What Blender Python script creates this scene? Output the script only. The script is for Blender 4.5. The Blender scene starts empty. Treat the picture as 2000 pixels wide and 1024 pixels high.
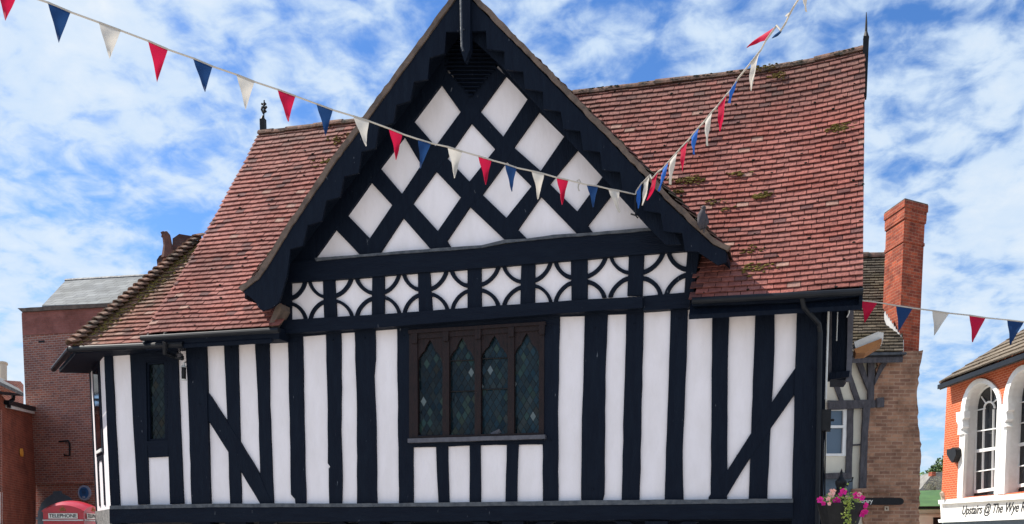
import bpy, bmesh, math, random
from mathutils import Vector, Matrix, noise
from mathutils.geometry import tessellate_polygon
R = math.radians
rnd = random.Random(11)
sc = bpy.context.scene
COL = sc.collection

# ------------------------------------------------------------------ camera
F, CY = 1820.0, 1245.0
CAMLOC = Vector((0, -16, 1.75))
cd = bpy.data.cameras.new("camera"); cam = bpy.data.objects.new("camera", cd); COL.objects.link(cam)
cam.location = CAMLOC
cam.rotation_euler = (R(90 - 6.2), 0, R(17.9))
cd.sensor_width = 36; cd.lens = 36 * F / 2000; cd.shift_y = (CY - 512) / 2000
cd.clip_start = .1; cd.clip_end = 3000
sc.camera = cam
CM = cam.rotation_euler.to_matrix()

# ------------------------------------------------------------------ light and sky
SUN = Vector((-0.66, 0.075, 0.75)).normalized()        # towards the sun
sd = bpy.data.lights.new("sun", 'SUN'); sun = bpy.data.objects.new("sun", sd); COL.objects.link(sun)
sd.energy = 5.0; sd.angle = R(.55); sd.color = (1, .94, .85)
sun.rotation_euler = SUN.to_track_quat('Z', 'Y').to_euler()
sun.location = (-10, 0, 30)
W = bpy.data.worlds.new("World"); sc.world = W; W.use_nodes = True
nt = W.node_tree; nt.nodes.clear(); N = nt.nodes.new; L = nt.links.new
wo = N('ShaderNodeOutputWorld'); bg = N('ShaderNodeBackground'); bg.inputs[1].default_value = .10
sky = N('ShaderNodeTexSky'); sky.sky_type = 'NISHITA'; sky.sun_disc = False
sky.sun_elevation = math.asin(SUN.z); sky.sun_rotation = math.atan2(SUN.x, SUN.y)
sky.air_density = 1.0; sky.dust_density = .4; sky.ozone_density = 3.5
tc = N('ShaderNodeTexCoord'); sep = N('ShaderNodeSeparateXYZ'); L(tc.outputs['Generated'], sep.inputs[0])
def wm(op, a, b=None, c=None):
    m = N('ShaderNodeMath'); m.operation = op
    for i, v in enumerate((a, b, c)):
        if v is None: continue
        if isinstance(v, (int, float)): m.inputs[i].default_value = v
        else: L(v, m.inputs[i])
    return m.outputs[0]
zc = wm('ADD', wm('MAXIMUM', sep.outputs[2], 0.0), .30)
cmb = N('ShaderNodeCombineXYZ'); L(wm('DIVIDE', sep.outputs[0], zc), cmb.inputs[0]); L(wm('DIVIDE', sep.outputs[1], zc), cmb.inputs[1])
def wnoise(scale, det, rough, off, dist=0.0):
    mp = N('ShaderNodeMapping'); mp.inputs['Location'].default_value = off; L(cmb.outputs[0], mp.inputs[0])
    n = N('ShaderNodeTexNoise'); n.inputs['Scale'].default_value = scale; n.inputs['Detail'].default_value = det
    n.inputs['Roughness'].default_value = rough; n.inputs['Distortion'].default_value = dist
    L(mp.outputs[0], n.inputs['Vector']); return n.outputs['Fac']
big = wnoise(1.6, 4, .5, (3.1, 7.3, 0))
fine = wnoise(17, 6, .55, (1.7, 2.2, 0), .35)
mid = wnoise(5.5, 7, .6, (5.5, 1.2, 0), .35)
s = wm('ADD', wm('ADD', wm('MULTIPLY', big, .50), wm('MULTIPLY', fine, .42)), wm('MULTIPLY', mid, .44))
mr = N('ShaderNodeMapRange'); mr.interpolation_type = 'SMOOTHSTEP'
mr.inputs['From Min'].default_value = .555; mr.inputs['From Max'].default_value = .735; L(s, mr.inputs['Value'])
cl_mask = wm('MULTIPLY', mr.outputs[0], .93)
ccol = N('ShaderNodeMix'); ccol.data_type = 'RGBA'
ccol.inputs[6].default_value = (4.1, 5.1, 6.3, 1); ccol.inputs[7].default_value = (5.6, 6.05, 6.4, 1)
mr2 = N('ShaderNodeMapRange'); mr2.inputs['From Min'].default_value = .66; mr2.inputs['From Max'].default_value = .86; L(s, mr2.inputs['Value'])
und = wnoise(9, 5, .5, (8.5, 4.2, 0), .3); mr3 = N('ShaderNodeMapRange'); mr3.inputs['From Min'].default_value = .36; mr3.inputs['From Max'].default_value = .58; L(und, mr3.inputs['Value'])
L(wm('MULTIPLY', mr2.outputs[0], wm('ADD', wm('MULTIPLY', mr3.outputs[0], .5), .5)), ccol.inputs[0])
hs = N('ShaderNodeHueSaturation'); hs.inputs['Saturation'].default_value = 1.2; hs.inputs['Value'].default_value = 1.2
L(sky.outputs[0], hs.inputs['Color'])
mx = N('ShaderNodeMix'); mx.data_type = 'RGBA'; L(cl_mask, mx.inputs[0]); tn = N('ShaderNodeMix'); tn.data_type = 'RGBA'; tn.blend_type = 'MULTIPLY'; tn.inputs[0].default_value = 1; tn.inputs[7].default_value = (.70, .76, .90, 1); L(hs.outputs[0], tn.inputs[6]); L(tn.outputs[2], mx.inputs[6]); L(ccol.outputs[2], mx.inputs[7])
L(mx.outputs[2], bg.inputs[0]); L(bg.outputs[0], wo.inputs[0])
sc.view_settings.view_transform = 'Standard'; sc.view_settings.look = 'None'; sc.view_settings.gamma = 1
sc.view_settings.use_curve_mapping = False
sc.view_settings.exposure = 0.64

# ------------------------------------------------------------------ unprojection onto real planes
def ray(px, py): return CM @ Vector(((px - 1000) / F, (CY - py) / F, -1))
AX = CM @ Vector((0, 0, -1))
class Pl:
    def __init__(s, p, n): s.p = Vector(p); s.n = Vector(n).normalized()
    def __call__(s, px, py):
        d = ray(px, py); return CAMLOC + d * ((s.p - CAMLOC).dot(s.n) / d.dot(s.n))
    def off(s, k): return Pl(s.p + s.n * k, s.n)
def PY(y): return Pl((0, y, 0), (0, -1, 0))
def at(px, py, d): return CAMLOC + ray(px, py) * d            # d = depth along the optical axis
def P2(a, da, b, db, py=1047):
    A = at(a, py, da); B = at(b, py, db); t = B - A; t.z = 0; t.normalize()
    n = Vector((t.y, -t.x, 0))
    if n.dot(CAMLOC - A) < 0: n = -n
    return Pl(A, n)

# ------------------------------------------------------------------ materials
def mat(name, base, rough=.7, spec=.3, var=None, vscale=4, bump=0, bscale=30, metal=0, stretch=None, attr=False, coords='Object', coat=0):
    m = bpy.data.materials.new(name); m.use_nodes = True; t = m.node_tree; p = t.nodes['Principled BSDF']
    p.inputs['Roughness'].default_value = rough; p.inputs['Specular IOR Level'].default_value = spec; p.inputs['Metallic'].default_value = metal
    if coat: p.inputs['Coat Weight'].default_value = coat
    c = t.nodes.new('ShaderNodeTexCoord'); mp = t.nodes.new('ShaderNodeMapping'); t.links.new(c.outputs[coords], mp.inputs[0])
    if stretch: mp.inputs['Scale'].default_value = stretch
    src = None
    if attr:
        a = t.nodes.new('ShaderNodeAttribute'); a.attribute_name = 'Col'; src = a.outputs[0]
    if var is not None:
        n = t.nodes.new('ShaderNodeTexNoise'); n.inputs['Scale'].default_value = vscale; n.inputs['Detail'].default_value = 6; n.inputs['Roughness'].default_value = .65
        t.links.new(mp.outputs[0], n.inputs['Vector'])
        r = t.nodes.new('ShaderNodeMapRange'); r.inputs['From Min'].default_value = .38; r.inputs['From Max'].default_value = .68; t.links.new(n.outputs['Fac'], r.inputs[0])
        x = t.nodes.new('ShaderNodeMix'); x.data_type = 'RGBA'; t.links.new(r.outputs[0], x.inputs[0])
        if attr:
            x.blend_type = 'MULTIPLY'; t.links.new(src, x.inputs[6]); x.inputs[7].default_value = (*var, 1)
        else:
            x.inputs[6].default_value = (*base, 1); x.inputs[7].default_value = (*var, 1)
        src = x.outputs[2]
    if src: t.links.new(src, p.inputs['Base Color'])
    else: p.inputs['Base Color'].default_value = (*base, 1)
    if bump:
        n2 = t.nodes.new('ShaderNodeTexNoise'); n2.inputs['Scale'].default_value = bscale; n2.inputs['Detail'].default_value = 5
        t.links.new(mp.outputs[0], n2.inputs['Vector'])
        b = t.nodes.new('ShaderNodeBump'); b.inputs['Strength'].default_value = min(1, bump); b.inputs['Distance'].default_value = .02
        t.links.new(n2.outputs['Fac'], b.inputs['Height']); t.links.new(b.outputs[0], p.inputs['Normal'])
    return m
def brick_mat(name, c1, c2, mortar, w=.225, h=.075, dirt=(.5, .45, .42), msize=.012, dscale=1.2, freq=.5):
    m = bpy.data.materials.new(name); m.use_nodes = True; t = m.node_tree; p = t.nodes['Principled BSDF']
    p.inputs['Roughness'].default_value = .85; p.inputs['Specular IOR Level'].default_value = .2
    c = t.nodes.new('ShaderNodeTexCoord')
    wn = t.nodes.new('ShaderNodeTexNoise'); wn.inputs['Scale'].default_value = 3; t.links.new(c.outputs['UV'], wn.inputs['Vector'])
    va = t.nodes.new('ShaderNodeVectorMath'); va.operation = 'MULTIPLY_ADD'; va.inputs[1].default_value = (.02, .02, 0)
    t.links.new(wn.outputs['Color'], va.inputs[0]); t.links.new(c.outputs['UV'], va.inputs[2])
    b = t.nodes.new('ShaderNodeTexBrick'); t.links.new(va.outputs[0], b.inputs['Vector'])
    b.inputs['Scale'].default_value = 1; b.inputs['Brick Width'].default_value = w; b.inputs['Row Height'].default_value = h
    b.inputs['Mortar Size'].default_value = msize; b.inputs['Mortar Smooth'].default_value = .3; b.offset = freq
    b.inputs['Color1'].default_value = (*c1, 1); b.inputs['Color2'].default_value = (*c2, 1); b.inputs['Mortar'].default_value = (*mortar, 1)
    n = t.nodes.new('ShaderNodeTexNoise'); n.inputs['Scale'].default_value = dscale; n.inputs['Detail'].default_value = 8; n.inputs['Roughness'].default_value = .7
    t.links.new(c.outputs['UV'], n.inputs['Vector'])
    r = t.nodes.new('ShaderNodeMapRange'); r.inputs['From Min'].default_value = .42; r.inputs['From Max'].default_value = .7; t.links.new(n.outputs['Fac'], r.inputs[0])
    x = t.nodes.new('ShaderNodeMix'); x.data_type = 'RGBA'; x.blend_type = 'MULTIPLY'; t.links.new(r.outputs[0], x.inputs[0]); t.links.new(b.outputs['Color'], x.inputs[6]); x.inputs[7].default_value = (*dirt, 1)
    t.links.new(x.outputs[2], p.inputs['Base Color'])
    bu = t.nodes.new('ShaderNodeBump'); bu.inputs['Strength'].default_value = .5; bu.inputs['Distance'].default_value = .01; bu.invert = True
    t.links.new(b.outputs['Fac'], bu.inputs['Height']); t.links.new(bu.outputs[0], p.inputs['Normal'])
    return m
def chips(m, col, sc_, thr):
    t = m.node_tree; p = t.nodes['Principled BSDF']; l = p.inputs['Base Color'].links[0].from_socket
    c = t.nodes.new('ShaderNodeTexCoord'); mp = t.nodes.new('ShaderNodeMapping'); mp.inputs['Scale'].default_value = (2.5, 2.5, .8); t.links.new(c.outputs['Object'], mp.inputs[0])
    n = t.nodes.new('ShaderNodeTexNoise'); n.inputs['Scale'].default_value = sc_; n.inputs['Detail'].default_value = 3; t.links.new(mp.outputs[0], n.inputs['Vector'])
    r = t.nodes.new('ShaderNodeMapRange'); r.inputs['From Min'].default_value = thr; r.inputs['From Max'].default_value = thr + .03; t.links.new(n.outputs['Fac'], r.inputs[0])
    x = t.nodes.new('ShaderNodeMix'); x.data_type = 'RGBA'; t.links.new(r.outputs[0], x.inputs[0]); t.links.new(l, x.inputs[6]); x.inputs[7].default_value = (*col, 1)
    t.links.new(x.outputs[2], p.inputs['Base Color'])
M = dict(
 black=mat('black_paint', (.0020, .0050, .0135), .66, .14, (.0042, .0088, .0190), 2.2, .7, 9, stretch=(6, 6, 1.1)),
 blackh=mat('black_paint_horizontal', (.0020, .0050, .0135), .66, .14, (.0042, .0088, .0190), 2.2, .7, 9, stretch=(1.1, 6, 6)),
 plaster=mat('lime_plaster', (.84, .79, .81), .9, .15, (.76, .71, .715), 1.3, .4, 5, stretch=(2.2, 2.2, .8)),
 plasterw=mat('white_painted_wall', (.80, .79, .74), .85, .15, (.72, .70, .65), 2.5, .3, 9),
 cream=mat('cream_render', (.74, .70, .58), .9, .15, (.64, .60, .50), 1.2, .3, 9),
 tile=mat('clay_tile', (.3, .1, .08), .85, .2, (.62, .58, .62), 9, .9, 28, attr=True),
 moss=mat('moss', (.22, .17, .05), .95, .1, (.09, .08, .03), 14, 1, 40),
 ridge=mat('ridge_tile', (.26, .15, .11), .9, .15, (.055, .055, .045), 4.5, 1, 16),
 verge=mat('weathered_verge', (.17, .125, .10), .9, .15, (.085, .068, .06), 6, .8, 18),
 lead=mat('lead_flashing', (.095, .103, .115), .6, .35, (.035, .042, .055), 8, .8, 12),
 brown=mat('oak_frame', (.020, .0105, .011), .6, .22, (.010, .007, .008), 6, .5, 18, stretch=(4, 4, 1)),
 sill=mat('painted_sill', (.11, .11, .13), .6, .3, (.07, .07, .085), 8),
 iron=mat('black_iron', (.004, .0045, .006), .55, .25, (.012, .012, .014), 12),
 gutter=mat('gutter_black', (.004, .006, .010), .5, .25, (.010, .012, .016), 3),
 glassd=mat('leaded_glass', (.014, .028, .034), .12, .22, attr=True),
 glass=mat('window_glass', (.007, .009, .013), .08, .25),
 leadc=mat('lead_came', (.013, .015, .018), .6, .3),
 brick_dark=brick_mat('brick_dark', (.42, .15, .10), (.24, .10, .08), (.42, .30, .25), dirt=(.72, .68, .70), freq=.5, w=.2),
 brick_red=brick_mat('brick_red', (.31, .080, .045), (.22, .058, .035), (.30, .13, .09), dirt=(.5, .5, .55), msize=.010),
 brick_orange=brick_mat('brick_orange', (.56, .11, .036), (.44, .08, .03), (.62, .24, .13), dirt=(.8, .75, .75), msize=.014),
 brick_chim=brick_mat('brick_chimney', (.44, .095, .045), (.24, .055, .035), (.38, .17, .11), dirt=(.36, .36, .40), msize=.009, dscale=2.6),
 brick_old=brick_mat('brick_old', (.44, .24, .15), (.25, .13, .09), (.40, .26, .18), dirt=(.45, .42, .42), msize=.014, dscale=2.4, w=.27, h=.088),
 slate=brick_mat('slate', (.24, .25, .25), (.17, .18, .185), (.08, .08, .08), w=.45, h=.3, msize=.012, dirt=(.6, .6, .58)),
 greyp=mat('grey_painted_stone', (.11, .145, .18), .7, .3, (.08, .11, .14), 5),
 grey_timber=mat('grey_timber', (.10, .095, .105), .8, .2, (.05, .048, .055), 5, .8, 20, stretch=(3, 3, 1)),
 stone=mat('grey_stone', (.26, .25, .24), .9, .2, (.12, .12, .12), 12, .8, 30),
 red=mat('kiosk_red', (.50, .012, .028), .3, .5, (.42, .012, .024), 5, coat=.2),
 cloth_r=None, orange=mat('orange_disc', (.75, .33, .05), .6),
 blue_pl=mat('plaque_blue', (.03, .12, .30), .4, .4), blue_rim=mat('plaque_rim', (.30, .34, .44), .5, .4),
 white=mat('white_paint', (.82, .82, .80), .5, .35, (.74, .74, .71), 6),
 ink=mat('dark_lettering', (.02, .02, .022), .6), cream_sign=mat('sign_glass', (.72, .70, .64), .4),
 paving=mat('paving', (.48, .44, .39), .9, .2, (.40, .37, .33), .6, .3, 6),
 leaf=mat('leaf', (.07, .12, .025), .6, .3, (.035, .07, .015), 3), leafp=mat('pale_leaf', (.38, .42, .08), .6, .3, (.22, .30, .06), 9),
 pink=mat('pink_petal', (.72, .03, .30), .6, .2, (.62, .015, .22), 8), peach=mat('peach_petal', (.80, .38, .34), .6, .2, (.85, .6, .5), 8),
 bark=mat('bark', (.10, .08, .06), .9), greenroof=mat('green_roof', (.085, .17, .06), .8, .2, (.06, .12, .05), 2),
 greyroof=mat('far_roof', (.25, .24, .22), .9, .2, (.16, .15, .14), 3, .5, 8),
 bird=mat('pigeon_grey', (.06, .055, .062), .8, .2, (.045, .043, .055), 15), beige=mat('beige', (.5, .42, .33), .8),
 soffit=mat('soffit_wood', (.36, .17, .07), .8, .2, (.25, .11, .05), 4), tin=mat('pale_tin', (.66, .66, .64), .5, .4, (.5, .5, .49), 6),
)
chips(M['black'], (.10, .11, .13), 7, .735); chips(M['blackh'], (.07, .075, .09), 6, .74)
def cloth(name, c, tr=.35):
    m = bpy.data.materials.new(name); m.use_nodes = True; t = m.node_tree; p = t.nodes['Principled BSDF']
    p.inputs['Base Color'].default_value = (*c, 1); p.inputs['Roughness'].default_value = .7; p.inputs['Specular IOR Level'].default_value = .2
    tl = t.nodes.new('ShaderNodeBsdfTranslucent'); tl.inputs[0].default_value = (*c, 1)
    ms = t.nodes.new('ShaderNodeMixShader'); ms.inputs[0].default_value = tr
    t.links.new(p.outputs[0], ms.inputs[1]); t.links.new(tl.outputs[0], ms.inputs[2]); t.links.new(ms.outputs[0], t.nodes['Material Output'].inputs[0])
    return m
FL = {'r': cloth('red_cloth', (.50, .010, .05)), 'b': cloth('navy_cloth', (.012, .045, .14)), 'w': cloth('cream_cloth', (.62, .58, .52)), 's': cloth('blue_cloth', (.03, .14, .50))}

# ------------------------------------------------------------------ mesh helpers
def thing(name, label, cat, loc=(0, 0, 0), group=None):
    o = bpy.data.objects.new(name, None); COL.objects.link(o); o.location = loc; o.empty_display_size = .3
    o['label'] = label; o['category'] = cat
    if group: o['group'] = group
    return o
def tag(o, label, cat, group=None):
    o['label'] = label; o['category'] = cat
    if group: o['group'] = group
    return o
def mk(name, V, Fc, m, parent=None, cols=None, smooth=False):
    me = bpy.data.meshes.new(name)
    me.from_pydata([tuple(v) for v in V], [], Fc); me.validate()
    uv = me.uv_layers.new(name='UVMap')
    vs = me.vertices
    for p in me.polygons:
        n = p.normal
        if abs(n.z) < .96:
            t = Vector((-n.y, n.x, 0)).normalized(); b = n.cross(t)
        else: t = Vector((1, 0, 0)); b = Vector((0, 1, 0))
        for li, vi in zip(p.loop_indices, p.vertices):
            c = vs[vi].co; uv.data[li].uv = (c.dot(t), c.dot(b))
        if smooth: p.use_smooth = True
    if cols:
        ca = me.color_attributes.new('Col', 'FLOAT_COLOR', 'POINT')
        ca.data.foreach_set('color', [x for c in cols for x in (c[0], c[1], c[2], 1.0)])
    me.materials.append(m if not isinstance(m, str) else M[m])
    o = bpy.data.objects.new(name, me); COL.objects.link(o)
    if parent:
        o.parent = parent
        if parent.type == 'EMPTY': o.matrix_parent_inverse = Matrix.Translation(parent.location).inverted()
    return o
class MB:
    def __init__(s): s.V = []; s.F = []; s.C = []
    def add(s, V, Fc, col=None):
        b = len(s.V); s.V += [Vector(v) for v in V]; s.F += [[i + b for i in f] for f in Fc]
        if col is not None: s.C += [col] * len(V)
    def box8(s, P, col=None):      # P: 4 bottom ring, 4 top ring
        s.add(P, [[3, 2, 1, 0], [4, 5, 6, 7], [0, 1, 5, 4], [1, 2, 6, 5], [2, 3, 7, 6], [3, 0, 4, 7]], col)
    def box(s, a, b, col=None):
        x0, y0, z0 = a; x1, y1, z1 = b
        s.box8([(x0, y0, z0), (x1, y0, z0), (x1, y1, z0), (x0, y1, z0), (x0, y0, z1), (x1, y0, z1), (x1, y1, z1), (x0, y1, z1)], col)
    def bar(s, a, b, w, h, up=Vector((0, 0, 1)), col=None):
        a = Vector(a); b = Vector(b); d = (b - a).normalized()
        if abs(d.dot(up)) > .98: up = Vector((1, 0, 0))
        sx = d.cross(up).normalized() * w / 2; uz = sx.cross(d).normalized() * h / 2
        s.box8([a - sx - uz, a + sx - uz, b + sx - uz, b - sx - uz, a - sx + uz, a + sx + uz, b + sx + uz, b - sx + uz], col)
    def tube(s, pts, r, n=8, cap=True, col=None):
        pts = [Vector(p) for p in pts]; rs = r if isinstance(r, (list, tuple)) else [r] * len(pts)
        V = []; Fc = []; pu = None
        for i, p in enumerate(pts):
            d = (pts[min(i + 1, len(pts) - 1)] - pts[max(i - 1, 0)]).normalized()
            u = pu if pu else (Vector((0, 0, 1)) if abs(d.z) < .9 else Vector((1, 0, 0)))
            sx = d.cross(u).normalized(); u = sx.cross(d).normalized(); pu = u
            for k in range(n):
                a = 2 * math.pi * k / n; V.append(p + (sx * math.cos(a) + u * math.sin(a)) * rs[i])
        for i in range(len(pts) - 1):
            for k in range(n):
                Fc.append([i * n + k, i * n + (k + 1) % n, (i + 1) * n + (k + 1) % n, (i + 1) * n + k])
        if cap: Fc += [list(range(n))[::-1], [(len(pts) - 1) * n + k for k in range(n)]]
        s.add(V, Fc, col)
    def lathe(s, c, prof, n=16, col=None):     # prof: (r, z)
        c = Vector(c); V = []; Fc = []
        for r_, z in prof:
            for k in range(n):
                a = 2 * math.pi * k / n; V.append(c + Vector((r_ * math.cos(a), r_ * math.sin(a), z)))
        for i in range(len(prof) - 1):
            for k in range(n): Fc.append([i * n + k, i * n + (k + 1) % n, (i + 1) * n + (k + 1) % n, (i + 1) * n + k])
        Fc += [list(range(n))[::-1], [(len(prof) - 1) * n + k for k in range(n)]]
        s.add(V, Fc, col)
    def blob(s, c, r, sq=(1, 1, 1), jit=.25, col=None):
        bm = bmesh.new(); bmesh.ops.create_icosphere(bm, subdivisions=1, radius=1)
        V = [Vector((v.co.x * sq[0], v.co.y * sq[1], v.co.z * sq[2])) * r * (1 + rnd.uniform(-jit, jit)) + Vector(c) for v in bm.verts]
        bm.verts.index_update(); s.add(V, [[v.index for v in f.verts] for f in bm.faces], col); bm.free()
    def build(s, name, m, parent=None, smooth=False): return mk(name, s.V, s.F, m, parent, s.C if s.C else None, smooth)
def densify(pts, seg, wob, nrm, rr):
    out = []; n = len(pts)
    for i in range(n):
        a, b = pts[i], pts[(i + 1) % n]; L_ = (b - a).length; k = max(1, int(L_ / seg))
        d = (b - a).normalized() if L_ > 0 else Vector((1, 0, 0)); s_ = d.cross(nrm)
        for j in range(k):
            p = a.lerp(b, j / k)
            if j: p = p + s_ * rr.uniform(-wob, wob)
            out.append(p)
    return out
def prism(name, pts, pl, th, m, parent, wob=0, seg=.28, holes=(), mb=None):
    """outline pts (photo pixels traced onto the plane pl) with real thickness th behind the plane"""
    loops = [[pl(*p) if not isinstance(p, Vector) else p for p in lp] for lp in [pts] + list(holes)]
    if wob: loops = [densify(lp, seg, wob, pl.n, rnd) for lp in loops]
    flat = [p for lp in loops for p in lp]; n = len(flat)
    # orient triangles towards the plane normal
    tx = Vector((-pl.n.y, pl.n.x, 0)).normalized(); ty = pl.n.cross(tx)
    tris = tessellate_polygon([[Vector((p.dot(tx), p.dot(ty), 0)) for p in lp] for lp in loops])
    V = flat + [p - pl.n * th for p in flat]; Fc = []
    for t in tris:
        nn = (flat[t[1]] - flat[t[0]]).cross(flat[t[2]] - flat[t[0]])
        t = list(t) if nn.dot(pl.n) > 0 else list(t)[::-1]
        Fc.append(t); Fc.append([i + n for i in t[::-1]])
    b = 0
    for li, lp in enumerate(loops):
        k = len(lp); area = sum((lp[i].dot(tx) * lp[(i + 1) % k].dot(ty) - lp[(i + 1) % k].dot(tx) * lp[i].dot(ty)) for i in range(k))
        ccw = (area > 0) == (li == 0)
        for i in range(k):
            q = [b + i, b + (i + 1) % k, b + (i + 1) % k + n, b + i + n]
            Fc.append(q[::-1] if ccw else q)
        b += k
    if mb is not None: mb.add(V, Fc); return None
    o = mk(name, V, Fc, m, parent)
    me = o.data; bm = bmesh.new(); bm.from_mesh(me); bmesh.ops.recalc_face_normals(bm, faces=bm.faces); bm.to_mesh(me); bm.free()
    return o
def text(name, s, size, origin, right, nrm, m, parent, shear=0, align='CENTER', ext=.004, sx=1.0):
    c = bpy.data.curves.new('t', 'FONT'); c.body = s; c.size = size; c.shear = shear; c.align_x = align; c.align_y = 'CENTER'; c.extrude = ext; c.offset = .012 * size
    o = bpy.data.objects.new('t', c); COL.objects.link(o)
    dg = bpy.context.evaluated_depsgraph_get(); dg.update(); me = bpy.data.meshes.new_from_object(o.evaluated_get(dg))
    up = nrm.cross(right).normalized()
    V = [origin + right * (v.co.x * sx) + up * v.co.y + nrm * v.co.z for v in me.vertices]; Fc = [list(p.vertices) for p in me.polygons]
    bpy.data.objects.remove(o); bpy.data.meshes.remove(me)
    return mk(name, V, Fc, m, parent)

def tile_roof(name, EL, ER, RR, RL, parent, palette, gauge=.13, tw=.20, skip=None, lift=None, th=.016, mat_='tile', step=.048, specks=.09):
    mb = MB(); EL, ER, RR, RL = map(Vector, (EL, ER, RR, RL))
    sl = ((RL - EL).length + (RR - ER).length) / 2; nc = max(3, int(sl / gauge))
    def P(s_, t_):
        p = EL.lerp(ER, s_).lerp(RL.lerp(RR, s_), t_)
        return p + lift(s_, t_) if lift else p
    n = (ER - EL).cross(RL - EL).normalized()
    if n.z < 0: n = -n
    n = n
    for c in range(nc):
        t0 = c / nc; t1 = min(1, (c + 1.7) / nc)
        wdt = (EL.lerp(RL, t0) - ER.lerp(RR, t0)).length; k = max(2, int(round(wdt / tw))); o0 = (.5 if c % 2 else 0) + rnd.uniform(-.1, .1)
        jz = rnd.uniform(-.004, .004)
        for i in range(-1, k + 1):
            s0 = max(0, (i + o0) / k); s1 = min(1, (i + 1 + o0) / k)
            if s1 - s0 < .1 / k: continue
            g = .05 / k; s0 += g * .5 if s0 > 0 else 0; s1 -= g * .5 if s1 < 1 else 0
            mid_ = P((s0 + s1) / 2, t0)
            if skip and skip(mid_): continue
            dt = rnd.uniform(-.06, .06) / nc; li = step + rnd.uniform(-.004, .006) + jz; tilt = rnd.uniform(-.003, .003)
            a = P(s0, max(0, t0 + dt)); b = P(s1, max(0, t0 + dt + rnd.uniform(-.03, .03) / nc)); d = P(s0, t1); e = P(s1, t1)
            mb.box8([a + n * (li - th + tilt), b + n * (li - th - tilt), e - n * th, d - n * th, a + n * (li + tilt), b + n * (li - tilt), e, d], palette((s0 + s1) / 2, t0, mid_))
            if rnd.random() < specks:
                q = P(s0 + (s1 - s0) * rnd.random(), t0 + .1 / nc) + n * (li * .9); r_ = rnd.uniform(.012, .026)
                mb.blob(q, r_, (1.3, 1, .8), .3, (.018, .016, .012))
    # boarding below the tiles
    o = mb.build(name, mat_, parent)
    return o, P, n, nc
def red_pal(base=(.305, .113, .090), var=.15, pale=.012, dark=.04, ns=1.0):
    def f(s_, t_, p):
        k = .98 + rnd.uniform(-var, var) * .8 + .30 * noise.noise(p * .7 * ns) + .25 * noise.noise(p * 2.1 + Vector((2, 8, 3))); g = noise.noise(p * 2.3 + Vector((9, 3, 1)))
        c = [base[0] * k, base[1] * k * (1 + .2 * g), base[2] * k * (1 + .25 * g)]
        u = rnd.random(); q = noise.noise(p * 1.1 + Vector((4, 4, 4)))
        if u < pale + .05 * max(0, q): c = [.38, .22, .17]
        elif u < pale + dark + .15 * max(0, -q): c = [c[0] * .5, c[1] * .58, c[2] * .65]
        # greyer, lichen grown courses towards the ridge
        if t_ > .7:
            w = min(1, (t_ - .7) / .3) * .5 * (.6 + .8 * rnd.random()); c = [c[0] * (1 - w) + .16 * w, c[1] * (1 - w) + .115 * w, c[2] * (1 - w) + .09 * w]
        return tuple(c)
    return f
def ridge_run(name, a, b, parent, r=.12, seg=.32, m='ridge', wob=.012):
    a = Vector(a); b = Vector(b); n = max(1, int((b - a).length / seg)); mb = MB(); off = Vector((0, 0, 0))
    d = (b - a).normalized(); sx = d.cross(Vector((0, 0, 1))).normalized(); up = sx.cross(d)
    for i in range(n):
        p = a.lerp(b, i / n); q = a.lerp(b, (i + 1.04) / n); rr = r * rnd.uniform(.93, 1.07); z = up * rnd.uniform(-wob, wob)
        V = []; K = 9
        for e_, (c, w) in enumerate(((p, rr), (q, rr * .96))):
            for k in range(K):
                an = math.pi * k / (K - 1); V.append(c + z + sx * math.cos(an) * w * 1.05 + up * (math.sin(an) * w - .05))
        Fc = [[k, k + 1, K + k + 1, K + k] for k in range(K - 1)] + [list(range(K)), [K + k for k in range(K)][::-1], [0, K, 2 * K - 1, K - 1]]
        mb.add(V, Fc)
    return mb.build(name, m, parent, False)

# ------------------------------------------------------------------ the setting: ground
g = MB(); S = 400
g.add([(-S, -S, 0), (S, -S, 0), (S, S, 0), (-S, S, 0)], [[0, 1, 2, 3]])
ground = g.build('ground', 'paving'); ground['kind'] = 'structure'

# ================================================================== MARKET HOUSE
mh = thing('market_house', 'black and white timber framed market hall with steep gable and red tiled roof on posts', 'market hall', (-6, 0, 0))
W0 = PY(0); T0 = PY(-.04)
xl = W0(365, 900).x; xr = W0(1557, 900).x
print('xl xr', xl, xr, 'floor z', W0(1000, 985).z, 'eave z', W0(1000, 620).z)
zf = T0(900, 1017).z
# body: plaster infill of the front wall, with an opening for the window
prism('infill_wall', [(366, 650), (548, 640), (900, 615), (1345, 570), (1590, 560), (1590, 990), (1000, 1000), (366, 1000)], W0, .14, 'plaster', mh,
      holes=[[(806, 655), (1056, 636), (1055, 850), (806, 853)]])
# side and rear walls
xR = W0(1600, 800).x
body = MB(); zt = W0(400, 655).z
body.box((xl - .15, .15, zf), (xl, 5.7, zt + .1)); body.box((xR - .14, .16, zf), (xR, 5.7, W0(1600, 600).z)); body.box((xl, 5.7, zf), (xR, 5.85, zt))
body.build('side_wall', 'plaster', mh)
fl = MB(); fl.box((xl - .1, .03, zf - .02), (xR, 5.8, zf + .2)); fl.build('floor_frame', 'blackh', mh)
dark = MB(); dark.box((xl + .3, 1.9, zf + .25), (xR - .3, 2.0, zt)); dark.build('interior_partition', 'brown', mh)

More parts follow.
